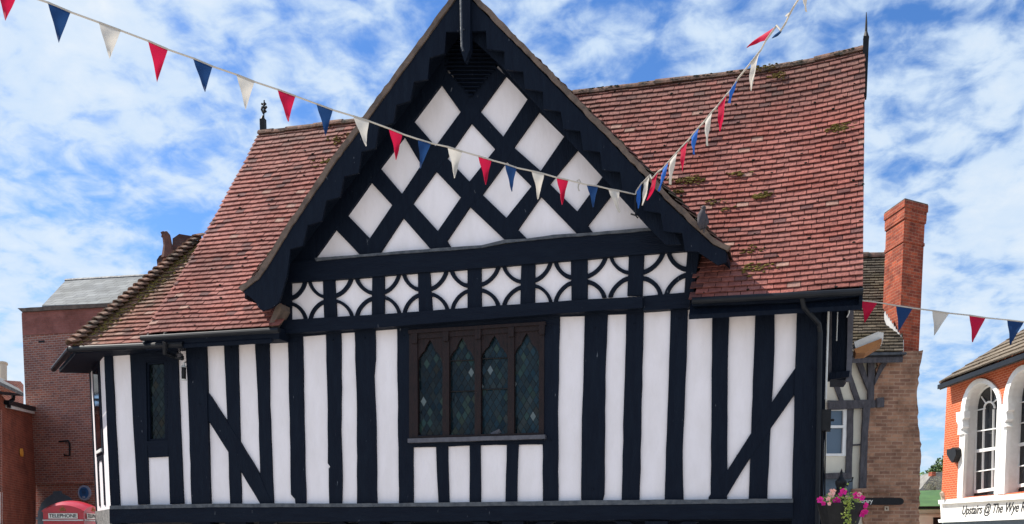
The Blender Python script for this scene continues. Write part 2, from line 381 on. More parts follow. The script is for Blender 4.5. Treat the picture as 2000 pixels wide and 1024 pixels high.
def timber(name, pts, pl=T0, th=.06, m='black', wob=.006, seg=.25): return prism(name, pts, pl, th, m, mh, wob, seg)
studs = [
 [(437, 655), (464, 654), (471, 984), (449.5, 985)],
 [(497, 652), (525, 650), (526, 790), (528.5, 850), (534, 984), (510, 985), (504, 800)],
 [(562, 647), (590, 645), (594, 850), (597, 984), (577, 984), (576, 975), (568, 966), (567, 900)],
 [(636, 643), (665, 641), (666.5, 760), (665, 840), (668, 940), (667, 984), (643, 984), (642, 915), (645, 912), (640, 905), (640, 800)],
 [(692, 639), (732, 637), (733, 700), (730, 735), (733.5, 810), (736, 984), (697, 984), (697, 800)],
 [(775, 630), (805, 628), (807, 984), (779, 984)],
 [(1059, 615), (1093, 612), (1091, 740), (1089, 800), (1090, 981), (1060, 981)],
 [(1142, 610), (1187, 606), (1183, 700), (1181, 800), (1180, 965), (1176, 981), (1135, 981), (1136, 850)],
 [(1223, 606), (1257, 603), (1254, 720), (1252, 850), (1248.5, 980), (1214, 980), (1218, 800), (1221, 700)],
 [(1310, 598), (1343.5, 596), (1341, 700), (1337, 790), (1333, 880), (1335, 980), (1298, 980), (1300.5, 880), (1306, 740)],
 [(1391, 590), (1424, 588), (1421, 760), (1420, 979), (1388, 979), (1389.5, 800)],
 [(1475, 584), (1514, 581), (1511, 720), (1503, 870), (1498.5, 979), (1462, 979), (1467, 840), (1473, 680)],
]
for s_ in studs: timber('stud', s_)
for s_ in [[(851.5, 870), (874.5, 869), (875.5, 930), (877, 983), (856.5, 983), (853, 920)], [(917, 868), (938, 868), (938.5, 983), (917, 983)], [(989.6, 867), (1012.6, 866), (1010, 930), (1009.5, 983), (987, 983), (988, 930)]]:
    timber('stud', s_)
timber('corner_post', [(362, 655), (400, 652), (402, 700), (406, 850), (411, 1030), (413, 1060), (376, 1060), (374, 985), (368, 800)], PY(-.07), .28)
timber('corner_post', [(1557, 575), (1603, 568), (1602, 1060), (1546, 1060), (1547, 975), (1551, 800)], PY(-.07), .28)
timber('brace', [(404, 765), (412, 775), (467, 860), (506, 925), (531, 984), (508, 984), (470, 920), (447, 885), (407, 822)], PY(-.047), .06)
timber('brace', [(1554, 718), (1552, 770), (1507, 834), (1466, 893), (1412, 981), (1383, 979), (1384, 971), (1425, 912), (1467, 846), (1510, 782)], PY(-.047), .06)
# sill band below the window, lintel
timber('rail', [(800, 850), (1062, 846), (1062, 868), (938, 870), (804, 874), (800, 874)], PY(-.043), .05, 'blackh')
pg = MB()
for (x, y) in ((1162, 640), (1158, 955), (1240, 632), (1327, 622), (1407, 612), (1492, 605), (451, 680), (512, 675), (577, 668), (650, 664), (712, 660), (788, 655), (1075, 640), (1075, 860), (1585, 720), (388, 700), (390, 790), (1530, 780), (1440, 890), (440, 860), (1575, 900)):
    c = PY(-.045 if 420 < x < 1540 else -.073)(x, y); pg.tube([c + Vector((0, .02, 0)), c + Vector((0, -.014, 0))], .014, 6)
pg.build('timber_pegs', 'black', mh)['kind'] = 'stuff'
# ledge (grey lead flashing) and floor beam
prism('lead_ledge', [(214, 988), (413, 984), (780, 983), (1180, 977), (1549, 974), (1549, 982), (1240, 986), (780, 990), (412, 991), (214, 995)], PY(-.115), .11, 'lead', mh, .004, .3)
timber('floor_beam', [(214, 995), (412, 991), (780, 990), (1240, 986), (1549, 982), (1549, 1013), (1000, 1017), (600, 1019), (214, 1022)], PY(-.10), .24, 'blackh')
for yy_ in (1.2, 3.0, 5.4):
    mb = MB(); mb.box((xl - 1.8 if yy_ < 2 else xl, yy_, zf - .32), (xR, yy_ + .25, zf - .021)); mb.build('underfloor_dark_bar', 'blackh', mh)  # dark bars added to hide the bright gap below the floor beam
# knee braces and posts below the floor
for (a, b) in ((440, 480), (700, 742), (980, 1022), (1260, 1304)):
    timber('ground_post', [(a, 1018), (b, 1018), (b, 1210), (a, 1210)], PY(-.05), .3)
    timber('knee_brace', [(a - 60, 1019), (a - 30, 1019), (a, 1040), (a, 1060)], PY(-.02), .15)
    timber('knee_brace', [(b, 1060), (b, 1040), (b + 30, 1019), (b + 60, 1019)], PY(-.02), .15)
# jetty beam, band of quatrefoils
PB = PY(-.10); PBT = PY(-.15)
prism('upper_wall', [(548, 540), (1355, 483), (1346, 590), (1200, 600), (552, 640)], PB, .12, 'plaster', mh)
timber('jetty_beam', [(540, 627), (568, 624.5), (657, 619), (750, 613.5), (913, 601.5), (1018, 594), (1147, 584.5), (1255, 579), (1255, 601), (1040, 616), (740, 640), (546, 652)], PY(-.22), .24, 'blackh', .004)
timber('jetty_beam', [(1256, 578.5), (1342, 571), (1350, 571), (1346, 601), (1256, 607)], PY(-.16), .17, 'blackh', .004)
timber('wall_plate', [(546, 650), (740, 638), (1040, 614), (1256, 598), (1256, 612), (1095, 618), (1092, 618), (1092, 634), (800, 652), (800, 640), (546, 660)], PY(-.05), .06, 'blackh', .003)
timber('tie_beam', [(545, 515), (617, 506), (690, 501), (800, 494), (941, 484), (1081, 463), (1147, 459), (1280, 449), (1300, 448), (1345, 447), (1350, 489), (1343, 490), (1228, 498.5), (1115, 508.5), (1018, 516.5), (913, 525.5), (816, 532.5), (727, 540.5), (630, 547.5), (560, 552)], PY(-.19), .16, 'blackh', .004)
prism('lead_flashing', [(614, 504), (655, 501), (703, 497), (741, 494), (800, 489), (881, 483), (941, 479), (987, 468), (1030, 466), (1081, 458.5), (1159, 454), (1215, 449), (1281, 443), (1282, 449), (1216, 455), (1147, 460), (1081, 465), (987, 474.5), (941, 484), (881, 489), (800, 494.5), (690, 503), (617, 510)], PY(-.215), .12, 'lead', mh, .004, .12)
rects = [((568.5, 551), (630.5, 547.5), (633, 621), (568.5, 624.5)), ((653, 545.5), (727, 540.5), (726, 615.5), (657, 619.5)),
 ((750, 537.5), (816, 532.5), (818, 609.5), (750, 614)), ((839, 531), (913, 525.5), (913, 601.5), (844, 607)),
 ((939.6, 523), (1018, 516.5), (1016, 594), (940, 600)), ((1045, 514.5), (1115, 508.5), (1116, 586), (1044, 592)),
 ((1147, 505), (1228, 498.5), (1225, 577.6), (1147, 584)), ((1258, 496.7), (1342.7, 490.5), (1336.5, 572), (1254.7, 578))]
prev = ((545, 552), (545, 626))
for i, r_ in enumerate(rects):
    tl, tr, br, bl = r_
    timber('band_stud', [prev[0], tl, bl, prev[1]] if i else [(545, 553), tl, bl, (548, 626)], PBT, .06, 'black', .003, .2)
    prev = (tr, br)
    def Q(u, v): return (tl[0] * (1 - u) * (1 - v) + tr[0] * u * (1 - v) + br[0] * u * v + bl[0] * (1 - u) * v, tl[1] * (1 - u) * (1 - v) + tr[1] * u * (1 - v) + br[1] * u * v + bl[1] * (1 - u) * v)
    for cu, cv in ((0, 0), (1, 0), (1, 1), (0, 1)):
        ri, ro = .375 + rnd.uniform(-.01, .01), .475 + rnd.uniform(-.008, .008); PW = 1.28; pts = []
        du = 1 if cu == 0 else -1; dv = 1 if cv == 0 else -1
        A = [max(0, min(math.pi / 2 - 1e-9, math.pi / 2 * k / 9)) for k in range(10)]
        for a in A: pts.append(Q(cu + du * ro * math.cos(a) ** PW * 1.0, cv + dv * ro * math.sin(a) ** PW))
        for a in A[::-1]: pts.append(Q(cu + du * ri * math.cos(a) ** PW, cv + dv * ri * math.sin(a) ** PW))
        prism('arch_brace', pts, PY(-.145), .055, 'black', mh)
timber('band_stud', [(1342.7, 489), (1367, 486), (1354, 573), (1336.5, 573)], PBT, .3, 'black', .003)
# gable panel and lattice
PG = PY(-.10)
prism('gable_wall', [(905, 20), (990, 60), (1330, 470), (1330, 492), (560, 545), (560, 500)], PG, .12, 'plaster', mh)
LA = PY(-.150); LB = PY(-.154)
lat_dr = [  # members falling to the right
 [(872, 138), (925, 190), (937.5, 217), (983, 267), (1003, 287.5), (1056, 334), (1073.4, 359), (1127.5, 413), (1148, 440), (1159, 457), (1129, 459), (1056, 384), (1038, 364), (989, 315), (967, 291.6), (919.7, 240.6), (899.5, 219), (861, 165), (855, 155)],
 [(785, 255), (807.5, 236), (850.6, 286), (872.5, 308), (917, 354.7), (941.6, 379.7), (989, 425.6), (1011, 448), (1031, 469), (987, 470), (917, 404), (900, 386), (851, 334.5), (822.5, 322.5), (789, 266)],
 [(725, 340), (742, 328), (785, 379), (805.6, 397), (855, 451.6), (872.5, 470), (881, 484), (842, 488), (787, 425.5), (766, 401), (724, 355.5)],
 [(662, 435), (678, 420), (722, 466), (741, 495), (703, 498), (655, 448)]]
lat_dl = [  # members falling to the left
 [(987.5, 148), (937.5, 217), (919.7, 240.6), (872.5, 308), (851, 334.5), (805.6, 397), (787, 425), (741, 495), (720, 496), (703, 497), (722, 466), (766, 401), (785, 379), (822.5, 322.5), (850.6, 286), (899.5, 219), (945, 155), (965, 128)],
 [(1052.5, 218), (1003, 287.5), (989, 315), (941.6, 379.7), (917, 404), (872.5, 470), (881, 485), (842, 488), (855, 451.6), (900, 386), (917, 354.7), (967, 291.6), (983, 266.6), (1030.5, 194), (1045, 185), (1062, 205)],
 [(1127.5, 293), (1073.4, 359), (1056, 384), (1011, 448), (1031, 468), (987, 470), (989, 425.6), (1038, 364), (1056, 334), (1102, 266.6), (1125, 262), (1140, 280)],
 [(1201, 372), (1148, 440), (1159, 456), (1129, 459), (1112, 440), (1127.5, 413), (1178, 344), (1200, 340), (1215, 360)]]
for p in lat_dr: timber('lattice_brace', p, LA, .07, 'black', 0)
for p in lat_dl: timber('lattice_brace', p, LB, .07, 'black', 0)
timber('principal_rafter', [(890, 60), (868, 150), (861, 165), (807.5, 236), (789, 266), (742, 328), (724, 355.5), (678, 420), (655, 448), (612, 508), (560, 512), (560, 470), (740, 215), (850, 62)], PY(-.160), .08, 'black', .004)
timber('principal_rafter', [(950, 60), (975, 62), (1130, 210), (1345, 455), (1345, 470), (1300, 470), (1278, 444), (1203, 371), (1178, 344), (1127.5, 293), (1102, 266.6), (1052.5, 218), (1030.5, 194), (987.5, 148), (965, 118)], PY(-.160), .08, 'black', .004)
prism('louvre_backing', [(868, 56), (972, 56), (974, 125), (920, 192), (866, 125)], PY(-.125), .02, 'black', mh)  # black plate added so the gaps between the slats stay dark
lv = MB()
for k in range(16):
    y_ = 62 + k * 8; half = 50 if y_ < 130 else max(4, 50 * (188 - y_) / 58)
    a = PY(-.15)(920 - half, y_); b = PY(-.15)(920 + half, y_)
    lv.add([a, b, b + Vector((0, -.05, -.045)), a + Vector((0, -.05, -.045)), a + Vector((0, 0, -.02)), b + Vector((0, 0, -.02)), b + Vector((0, -.05, -.06)), a + Vector((0, -.05, -.06))],
           [[0, 3, 2, 1], [4, 5, 6, 7], [3, 7, 6, 2], [0, 1, 5, 4], [0, 4, 7, 3], [1, 2, 6, 5]])
lv.build('louvre', 'black', mh)
# ---- bargeboards
PBG = PY(-.72)
left_out = [(905, -16), (888, 4), (717, 238), (652, 324), (566, 452), (527, 516), (507, 545), (474, 570)]
left_in = [(905, 62), (871, 62), (868, 104), (839, 113), (835, 155), (808, 160), (801, 197), (774, 205), (768, 240), (740, 247), (733, 290), (706, 296), (700, 338), (672, 345), (664, 385), (637, 392), (628, 432), (601, 440), (591, 480), (567, 487), (560, 540), (545, 590)]
prism('bargeboard', left_out + [(488, 580), (499, 590), (504, 600), (512, 607), (530, 602)] + left_in[::-1], PBG, .05, 'black', mh, .002, .3)
right_in = [(906, 62), (949, 60), (951, 96), (985, 100), (986, 136), (1022, 140), (1025, 173), (1060, 179), (1061, 213), (1095, 218), (1101, 252), (1133, 256), (1139, 293), (1172, 297), (1176, 332), (1211, 336), (1216, 374), (1253, 378), (1258, 412), (1290, 416), (1296, 452), (1332, 455), (1338, 491), (1362, 491), (1363, 521)]
right_out = [(906, -16), (926, 6), (1022, 104), (1108, 192), (1178, 262), (1263, 352), (1296, 390), (1360, 450), (1390, 478), (1417, 490)]
prism('bargeboard', right_out + [(1419, 512), (1402, 518)] + right_in[::-1][1:] , PBG, .05, 'black', mh, .002, .3)
bk = PY(-.56)
prism('barge_backing', [(905, 20), (1300, 420), (1330, 478), (1300, 478), (1262, 440), (980, 130), (905, 60)], bk, .03, 'black', mh)
# verge (brown tile undercloak) along the outer edges: sits in front of the board
def verge(line, dx, pl, name='verge_tile'):
    n = len(line); o = [(x + dx[0], y + dx[1]) for x, y in line]
    return prism(name, line + o[::-1], pl, .10, 'verge', mh, .012, .10)
verge([(905, -22), (886, 2), (715, 236), (650, 322), (564, 451), (525, 515), (505, 545), (472, 569)], (-7, -7), PY(-.745))
verge([(906, -22), (928, 4), (1024, 102), (1110, 190), (1180, 260), (1265, 350), (1298, 388), (1362, 448), (1392, 476), (1420, 489)], (7, -8), PY(-.745))
prism('pendant_post', [(897, -70), (918, -70), (918, 95), (913, 108), (908, 122), (903, 108), (899, 95)], PY(-.80), .12, 'black', mh)
lr = MB(); q = PY(-.93); lr.tube([q(898, -70), q(900, 0), q(901, 60), q(902, 92), q(905, 100)], .018, 6); lr.tube([q(901, 58), PY(-.8)(906, 58)], .012, 5)
lr.build('lightning_rod', 'lead', mh)

# ---- roofs
yE, yRg = -.5, 2.95
EL = PY(yE)(280, 655); ER = PY(yE)(1685, 562); RL = PY(yRg)(507, 262); RR = PY(yRg)(1690, 103)
RLm = PY(yRg)(695, 246); RRm = PY(yRg)(1125, 188)
print('roof corners', EL, ER, RR, RL, RLm, RRm)
EL2 = EL.copy(); ER2 = ER.copy()
# shared plane: use real straight eave and ridge, lifted a little near the right verge as old roofs do
PGr = PBG
ap = PGr(906, -20); lf = PGr(474, 568); rf = PGr(1420, 489)
gl = PY(-.1)(548, 600).x; gr = PY(-.1)(1352, 560).x
gl2 = PY(-.5)(540, 640).x; gr2 = PY(-.5)(1357, 580).x
def gable_z(x):
    if x < ap.x: return lf.z + (x - lf.x) / (ap.x - lf.x) * (ap.z - lf.z)
    return rf.z + (rf.x - x) / (rf.x - ap.x) * (ap.z - rf.z)
def skip_main(p):
    k_ = max(0, min(1, -p.y / .5)); inside_wall = gl * (1 - k_) + gl2 * k_ < p.x < gr * (1 - k_) + gr2 * k_
    under = lf.x - .2 < p.x < rf.x + .2 and p.z < gable_z(p.x) - .12 and p.y > -.08 and gl - .4 < p.x < gr + .4
    return (inside_wall and p.z < gable_z(p.x) - .05) or under and p.y > .25
def lift_main(s_, t_):
    v = Vector((0, 0, 0))
    v.z -= .17 * math.sin(math.pi * min(1, max(0, (s_ - .0) / 1.0))) * t_ * 0
    k = max(0, (s_ - .84) / .16); v.z += .16 * k * k * (.25 + .75 * t_)
    v.z += .03 * noise.noise(Vector((s_ * 9, t_ * 4, 3))) * (1 - t_ * .6)
    v.y += 0
    v.z -= .13 * math.sin(math.pi * t_)       # slopes sag between eaves and ridge
    return v
ER.z -= .04; RR.z -= .1
main_roof, Pm, nm, ncm = tile_roof('roof', EL, ER, RR, RL, mh, red_pal(), skip=skip_main, lift=lift_main)
for k in range(46):    # moss in clumps on the right half
    pass
def on_roof(px, py, it=0, sag=0):
    # intersect with the main roof plane through EL, ER, RL
    n = (ER - EL).cross(RL - EL).normalized(); d = ray(px, py); p = CAMLOC + d * ((EL - Vector((0, 0, sag)) - CAMLOC).dot(n) / d.dot(n))
    return p if it == 2 else on_roof(px, py, it + 1, .13 * math.sin(math.pi * max(0, min(1, (p.y - yE) / (yRg - yE)))))
for (px, py, k, w) in [(1345, 356, 30, .22), (1440, 343, 10, .14), (1485, 387, 26, .13), (1640, 254, 34, .22), (1515, 152, 14, .2), (1478, 528, 22, .22), (1322, 378, 8, .1), (1395, 397, 9, .14), (1495, 135, 9, .2), (640, 320, 20, .25), (660, 275, 14, .25), (1418, 412, 4, .1), (1470, 492, 8, .2)]:
    mb = MB(); c = on_roof(px, py); u = (ER - EL).normalized(); v = (RL + RR - EL - ER).normalized(); v = (v - u * v.dot(u)).normalized(); nn = u.cross(v)
    if nn.z < 0: nn = -nn
    for i in range(k * 2):
        a = rnd.gauss(0, w * .6); b = rnd.gauss(0, w * .28)
        mb.blob(c + u * a + v * b + nn * .04, rnd.uniform(.012, .03), (1.4, 1.1, .5), .35)
    mb.build('moss', 'moss', mh)['kind'] = 'stuff'
# boarding under tiles (visible from the eaves)
u_ = MB(); dz = Vector((0, .03, -.13)); 
def deck(A, B, C, D, mbx, off=Vector((0, .06, -.20)), th=Vector((0, 0, -.07))):
    mbx.box8([A + off + th, B + off + th, C + off + th, D + off + th, A + off, B + off, C + off, D + off])
xg0 = Vector(PY(yE)(545, 640)); sL = (gl - EL.x) / (ER.x - EL.x); sR = (gr - EL.x) / (ER.x - EL.x)
deck(EL, EL.lerp(ER, sL), RL.lerp(RR, sL), RL, u_); deck(EL.lerp(ER, sR), ER, RR, RL.lerp(RR, sR), u_)
deck(Vector((RL.x, 6.4, EL.z)), Vector((RR.x, 6.4, ER.z)), RR, RL, u_)
u_.build('roof_boarding', 'black', mh)
mb = MB(); mb.box8([Vector((RL.x, yRg, RL.z)), Vector((RR.x, yRg, RR.z)), Vector((RR.x, 6.4, ER.z)), Vector((RL.x, 6.4, EL.z)), Vector((RL.x, yRg, RL.z + .04)), Vector((RR.x, yRg, RR.z + .04)), Vector((RR.x, 6.4, ER.z + .04)), Vector((RL.x, 6.4, EL.z + .04))]); mb.build('rear_roof', 'ridge', mh)
# gable ends (timber boarded triangles)
for (E_, R_, nm_) in ((EL, RL, 1), (ER, RR, -1)):
    x = E_.x + nm_ * .35; mb = MB(); b = [(x, .1, E_.z), (x, 5.8, E_.z), (x, yRg, R_.z - .35)]
    b = [(E_.x + nm_ * .35, .1, E_.z), (E_.x + nm_ * .35, 5.8, E_.z), (R_.x + nm_ * .35, yRg, R_.z - .35)]; mb.add(b + [(p[0] + .1 * nm_, p[1], p[2]) for p in b], [[0, 1, 2], [5, 4, 3], [0, 3, 4, 1], [1, 4, 5, 2], [2, 5, 3, 0]]); mb.build('gable_end', 'black', mh)
    vb = MB(); xx = E_.x + nm_ * .02; xr_ = R_.x + nm_ * .02; vb.bar((xx - nm_ * 0, E_.y + .05, E_.z - .2), (xr_, yRg, R_.z - .42), .05, .2); vb.bar((R_.x + nm_ * .06, 6.3, E_.z - .2), (R_.x + nm_ * .06, yRg, R_.z - .2), .05, .2); vb.build('bargeboard', 'black', mh)
def Pm2(s_): return Pm(s_, 1)
o = ridge_run('ridge_tile', Pm(0, 1) + Vector((0, .02, .02)), Pm((RLm.x - RL.x) / (RR.x - RL.x) + .03, 1) + Vector((0, .02, .02)), mh, .11)
seg = [(RRm.x - RL.x) / (RR.x - RL.x) - .03, .75, .86, .93, 1.0]
for a, b in zip(seg, seg[1:]): ridge_run('ridge_tile', Pm(a, 1) + Vector((0, .02, .02)), Pm(b, 1) + Vector((0, .02, .02)), mh, .115)
rm = MB()
for i in range(520):
    s_ = rnd.uniform(seg[0] + .02, 1.0)
    if noise.noise(Vector((s_ * 22, 2, 7))) < -.12: continue
    p = Pm(s_, 1); a = rnd.uniform(.1, 2.6); rm.blob(p + Vector((0, -math.cos(a) * .105 + .02, math.sin(a) * .075 - .005)), rnd.uniform(.010, .022), (1.8, 1, .6), .3)
rm.build('moss', mat('ridge_moss', (.075, .07, .045), .95, .1, (.03, .03, .024), 9), mh)['kind'] = 'stuff'
# gable roof slopes
yB = 3.4
def gpal(s_, t_, p): return (.14 * rnd.uniform(.7, 1.3), .085 * rnd.uniform(.8, 1.2), .07)
zb = Vector((0, 0, .02))
for (foot, sgn) in ((lf, -1), (rf, 1)):
    A = Vector((foot.x, -.70, foot.z)) + zb; B = Vector((foot.x, yB, foot.z)) + zb; C_ = Vector((ap.x, yB, ap.z)) + zb; D_ = Vector((ap.x, -.70, ap.z)) + zb
    def sk(p):
        t = (p.y - yE) / (yRg - yE); zmain = EL.z + (RL.z - EL.z) * t
        return p.z < zmain - .15
    if sgn < 0: tile_roof('gable_roof_slope', B, A, D_, C_, mh, gpal, skip=sk, gauge=.15, tw=.25, specks=0)
    else: tile_roof('gable_roof_slope', A, B, C_, D_, mh, gpal, skip=sk, gauge=.15, tw=.25, specks=0)
    mb = MB(); t_ = (foot.z - .06 - EL.z) / (RL.z - EL.z); yc = yE + (yRg - yE) * t_
    off = Vector((0, 0, -.03)); th = Vector((0, 0, -.1))
    lo1 = Vector((foot.x, -.66, foot.z)); lo2 = Vector((foot.x, max(-.3, yc + .05), foot.z)); hi2 = Vector((ap.x, yRg + .1, ap.z)); hi1 = Vector((ap.x, -.66, ap.z))
    mb.box8([p + off + th for p in (lo1, lo2, hi2, hi1)] + [p + off for p in (lo1, lo2, hi2, hi1)]); mb.build('gable_soffit', 'black', mh)
ridge_run('gable_ridge_tile', (ap.x, -.7, ap.z + .06), (ap.x, yB, ap.z + .06), mh, .11)
# verge returns where the main roof dies against the gable
prism('verge_return', [(541, 590), (549, 594), (550, 604), (540, 622), (530, 638), (523, 637), (532, 615), (538, 600)], PY(-.46), .3, 'verge', mh, .004, .1)

# gutters and fascia
gt = MB(); gt.tube([PY(-.62)(276, 661), PY(-.62)(545, 645)], .05, 10); gt.build('gutter', 'gutter', mh)
gt = MB(); gt.tube([PY(-.60)(1352, 588), PY(-.60)(1686, 570)], .052, 10); gt.build('gutter', 'gutter', mh)
timber('eaves_board', [(285, 656), (545, 640), (545, 662), (285, 675)], PY(-.42), .36, 'blackh', .004)
timber('eaves_board', [(1352, 582), (1684, 566), (1684, 578), (1560, 590), (1352, 598)], PY(-.42), .36, 'blackh', .004)
for px in (1368, 1432, 1452, 1530): timber('rafter_foot', [(px, 588), (px + 10, 588), (px + 10, 601), (px, 601)], PY(-.3), .28, 'black', 0)
for px in (408, 480, 515): timber('rafter_foot', [(px, 650), (px + 9, 650), (px + 9, 662), (px, 662)], PY(-.3), .28, 'black', 0)
dp = MB(); dp.tube([PY(-.55)(1566, 582), PY(-.5)(1570, 600), PY(-.2)(1599, 633), PY(-.14)(1602, 650), PY(-.14)(1597, 980), PY(-.14)(1596, 1080)], .04, 8); dp.build('downpipe', 'gutter', mh)
dp = MB(); dp.tube([PY(-.55)(322, 668), PY(-.45)(322, 690), PY(-.2)(340, 697), PY(-.15)(358, 700)], .045, 8); dp.build('downpipe', 'gutter', mh)
# right-hand side: jettied side post, pale tube imitating the sunlit plaster edge, side oriel
timber('side_post', [(1596, 572), (1616, 570), (1607, 1060), (1590, 1060)], PY(.12), .5)
pp = MB(); pp.tube([PY(-.02)(1619, 585), PY(-.02)(1613, 780)], .018, 6); pp.build('sunlit_edge_strip', 'tin', mh)
timber('side_rail', [(1612, 575), (1684, 568), (1684, 580), (1612, 590)], PY(.25), .5, 'blackh')
OR = PY(.55)
prism('oriel_side', [(1622, 584), (1658, 582), (1655, 735), (1650, 742), (1622, 742)], OR, .8, 'black', mh)
prism('oriel_frame', [(1656, 576), (1668, 575), (1665, 690), (1663, 745), (1652, 745), (1655, 660)], PY(.50), .12, 'sill', mh, .003)
prism('oriel_frame', [(1619, 584), (1625, 584), (1624, 742), (1618, 742)], PY(.52), .1, 'grey_timber', mh)
prism('oriel_sill', [(1620, 728), (1660, 724), (1658, 736), (1620, 742)], PY(.45), .2, 'black', mh)
pp = MB(); pp.tube([PY(.42)(1636, 610), PY(.42)(1634, 666)], .009, 5); pp.tube([PY(.42)(1662, 581), PY(.42)(1658, 612), PY(.42)(1654, 620)], .012, 5); pp.build('oriel_rod', 'tin', mh)
al = MB(); A = PY(.0)(1600, 802); B = PY(.0)(1622, 842); al.box((A.x, -.12, B.z), (B.x, .12, A.z)); al.tube([(B.x, -.05, (A.z + B.z) / 2), (B.x + .05, -.05, (A.z + B.z) / 2)], .02, 8)
al.build('junction_box', 'iron', mh)
cb = MB(); cb.tube([PY(-.02)(1612, 842), PY(-.02)(1610, 1060)], .012, 5); cb.tube([PY(-.02)(1606, 842), PY(-.02)(1604, 1060)], .012, 5); cb.build('cable', 'iron', mh)

# ---- the window
win = prism('window', [(799, 646), (1063, 629), (1062, 853), (799, 858)], PY(-.055), .12, 'brown', mh,
            holes=[[(815, 662), (864, 659), (864, 850), (816, 852)], [(877, 658), (927, 654.5), (927, 849), (877, 850)], [(939, 654), (992, 650), (991, 847), (939, 848.5)], [(1004, 649), (1053, 645.5), (1052, 845), (1004, 846.5)]])
for (x0, x1, yt0, yt1, yb) in ((815, 864, 662, 659, 851), (877, 927, 658, 654.5, 849.5), (939, 992, 654, 650, 847.5), (1004, 1053, 649, 645.5, 846)):
    c = (x0 + x1) / 2; h = (x1 - x0) / 2; t = (yt0 + yt1) / 2
    L_ = [(x0, yt0), (c, t - .3), (c, t + 3), (c - .17 * h, t + 10), (c - .34 * h, t + 18), (c - .42 * h, t + 25), (c - .66 * h, t + 30), (c - .90 * h, t + 40), (x0, t + 50)]
    R_ = [(x1, yt1), (c, t - .3), (c, t + 3), (c + .17 * h, t + 10), (c + .34 * h, t + 18), (c + .42 * h, t + 25), (c + .66 * h, t + 30), (c + .90 * h, t + 40), (x1, t + 50)]
    m2 = MB(); prism('', L_, PY(-.03), .05, None, None, mb=m2); prism('', R_, PY(-.03), .05, None, None, mb=m2); m2.build('tracery', 'brown', win)
    # diamond quarries, each pane leaning its own way
    pw, phh = 12.4, 21.0; gm = MB(); gp = PY(.03); y0 = t - 2
    for r_ in range(0, 22):
        for k in range(-1, 6):
            cx = x0 + (k + (.5 if r_ % 2 else 0)) * pw; cy = y0 + r_ * phh / 2
            D = [(cx, cy - phh / 2 + .9), (cx + pw / 2 - .6, cy), (cx, cy + phh / 2 - .9), (cx - pw / 2 + .6, cy)]
            D = [(min(max(a, x0 - 2), x1 + 2), min(max(b, y0), yb + 3)) for a, b in D]
            if (D[1][0] - D[3][0]) < 2 or (D[2][1] - D[0][1]) < 3: continue
            P_ = [gp(*d) for d in D]; cen = sum(P_, Vector()) / 4
            ax_ = rnd.gauss(0, .05); az_ = rnd.gauss(0, .06)
            rot = Matrix.Rotation(ax_, 3, 'X') @ Matrix.Rotation(az_, 3, 'Z')
            P_ = [cen + rot @ (p - cen) for p in P_]
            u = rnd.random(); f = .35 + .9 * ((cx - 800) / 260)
            base = Vector((.007, .018, .025)) * f * rnd.uniform(.7, 1.5)  # reflections in the panes painted as teal and pale base colours
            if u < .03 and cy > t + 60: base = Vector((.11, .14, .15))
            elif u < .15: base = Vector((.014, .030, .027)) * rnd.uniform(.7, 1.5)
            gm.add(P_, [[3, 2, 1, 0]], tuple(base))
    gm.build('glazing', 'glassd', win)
    lm = MB(); prism('', [(x0 - 3, y0 - 3), (x1 + 3, y0 - 3), (x1 + 3, yb + 3), (x0 - 3, yb + 3)], PY(.04), .01, None, None, mb=lm); lm.build('lead_came', 'leadc', win)
    if x0 in (877, 939):
        for yy in (t + 48, t + 108):
            bmb = MB(); bmb.tube([PY(.0)(x0 - 2, yy + 1), PY(.0)(x1 + 2, yy - 1)], .012, 6); bmb.build('saddle_bar', 'iron', win)
prism('window_head', [(797, 645), (1065, 628), (1066, 634), (797, 652)], PY(-.09), .1, 'brown', win, .003)
for a in (803, 864, 927, 992, 1052):
    yy = 652 - (a - 803) * .068
    prism('mullion_cap', [(a, yy), (a + 12, yy - .8), (a + 11, yy + 18), (a + 1, yy + 19)], PY(-.085), .04, 'brown', win)
prism('window_sill', [(796, 857), (1064, 849), (1064, 857), (800, 865), (796, 865)], PY(-.14), .15, 'sill', win, .003)
mb = MB(); mb.add([PY(.02)(958, 846), PY(-.02)(975, 838), PY(.03)(980, 845), PY(.0)(972, 849), PY(.0)(960, 850)], [[0, 1, 2, 3, 4]]); mb.build('paper_scrap', 'sill', win)

# ---- annex with canted corner (left)
PA = PY(.12); PAT = PY(.08); 
ac = PA(216, 990)                                            # the corner
prism('annex_wall', [(209, 690), (372, 680), (376, 1000), (222, 1002)], PA, .12, 'plaster', mh, holes=[[(284, 705), (326, 703), (328, 862), (287, 864)]])
AT = lambda n_, p, m='black': timber(n_, p, PAT, .05, m, .004)
AT('stud', [(203, 690), (218, 687), (226, 850), (233.5, 989), (216, 989), (209, 850)])
AT('stud', [(253, 686), (284, 684), (287, 864), (291, 985), (269.5, 986), (261, 850)])
AT('stud', [(326, 682), (346, 681), (353, 860), (358.5, 984), (332, 985), (328, 860)])
AT('rail', [(287, 862), (328, 860), (328, 892), (290, 894)], 'blackh'); AT('rail', [(284, 684), (326, 682), (326, 706), (284, 708)], 'blackh')
aw = prism('window', [(283, 703), (327, 701), (329, 865), (286, 867)], PY(.12), .1, 'black', mh, holes=[[(290, 712), (320, 710), (322, 856), (293, 858)]])
gm = MB(); gp = PY(.17)
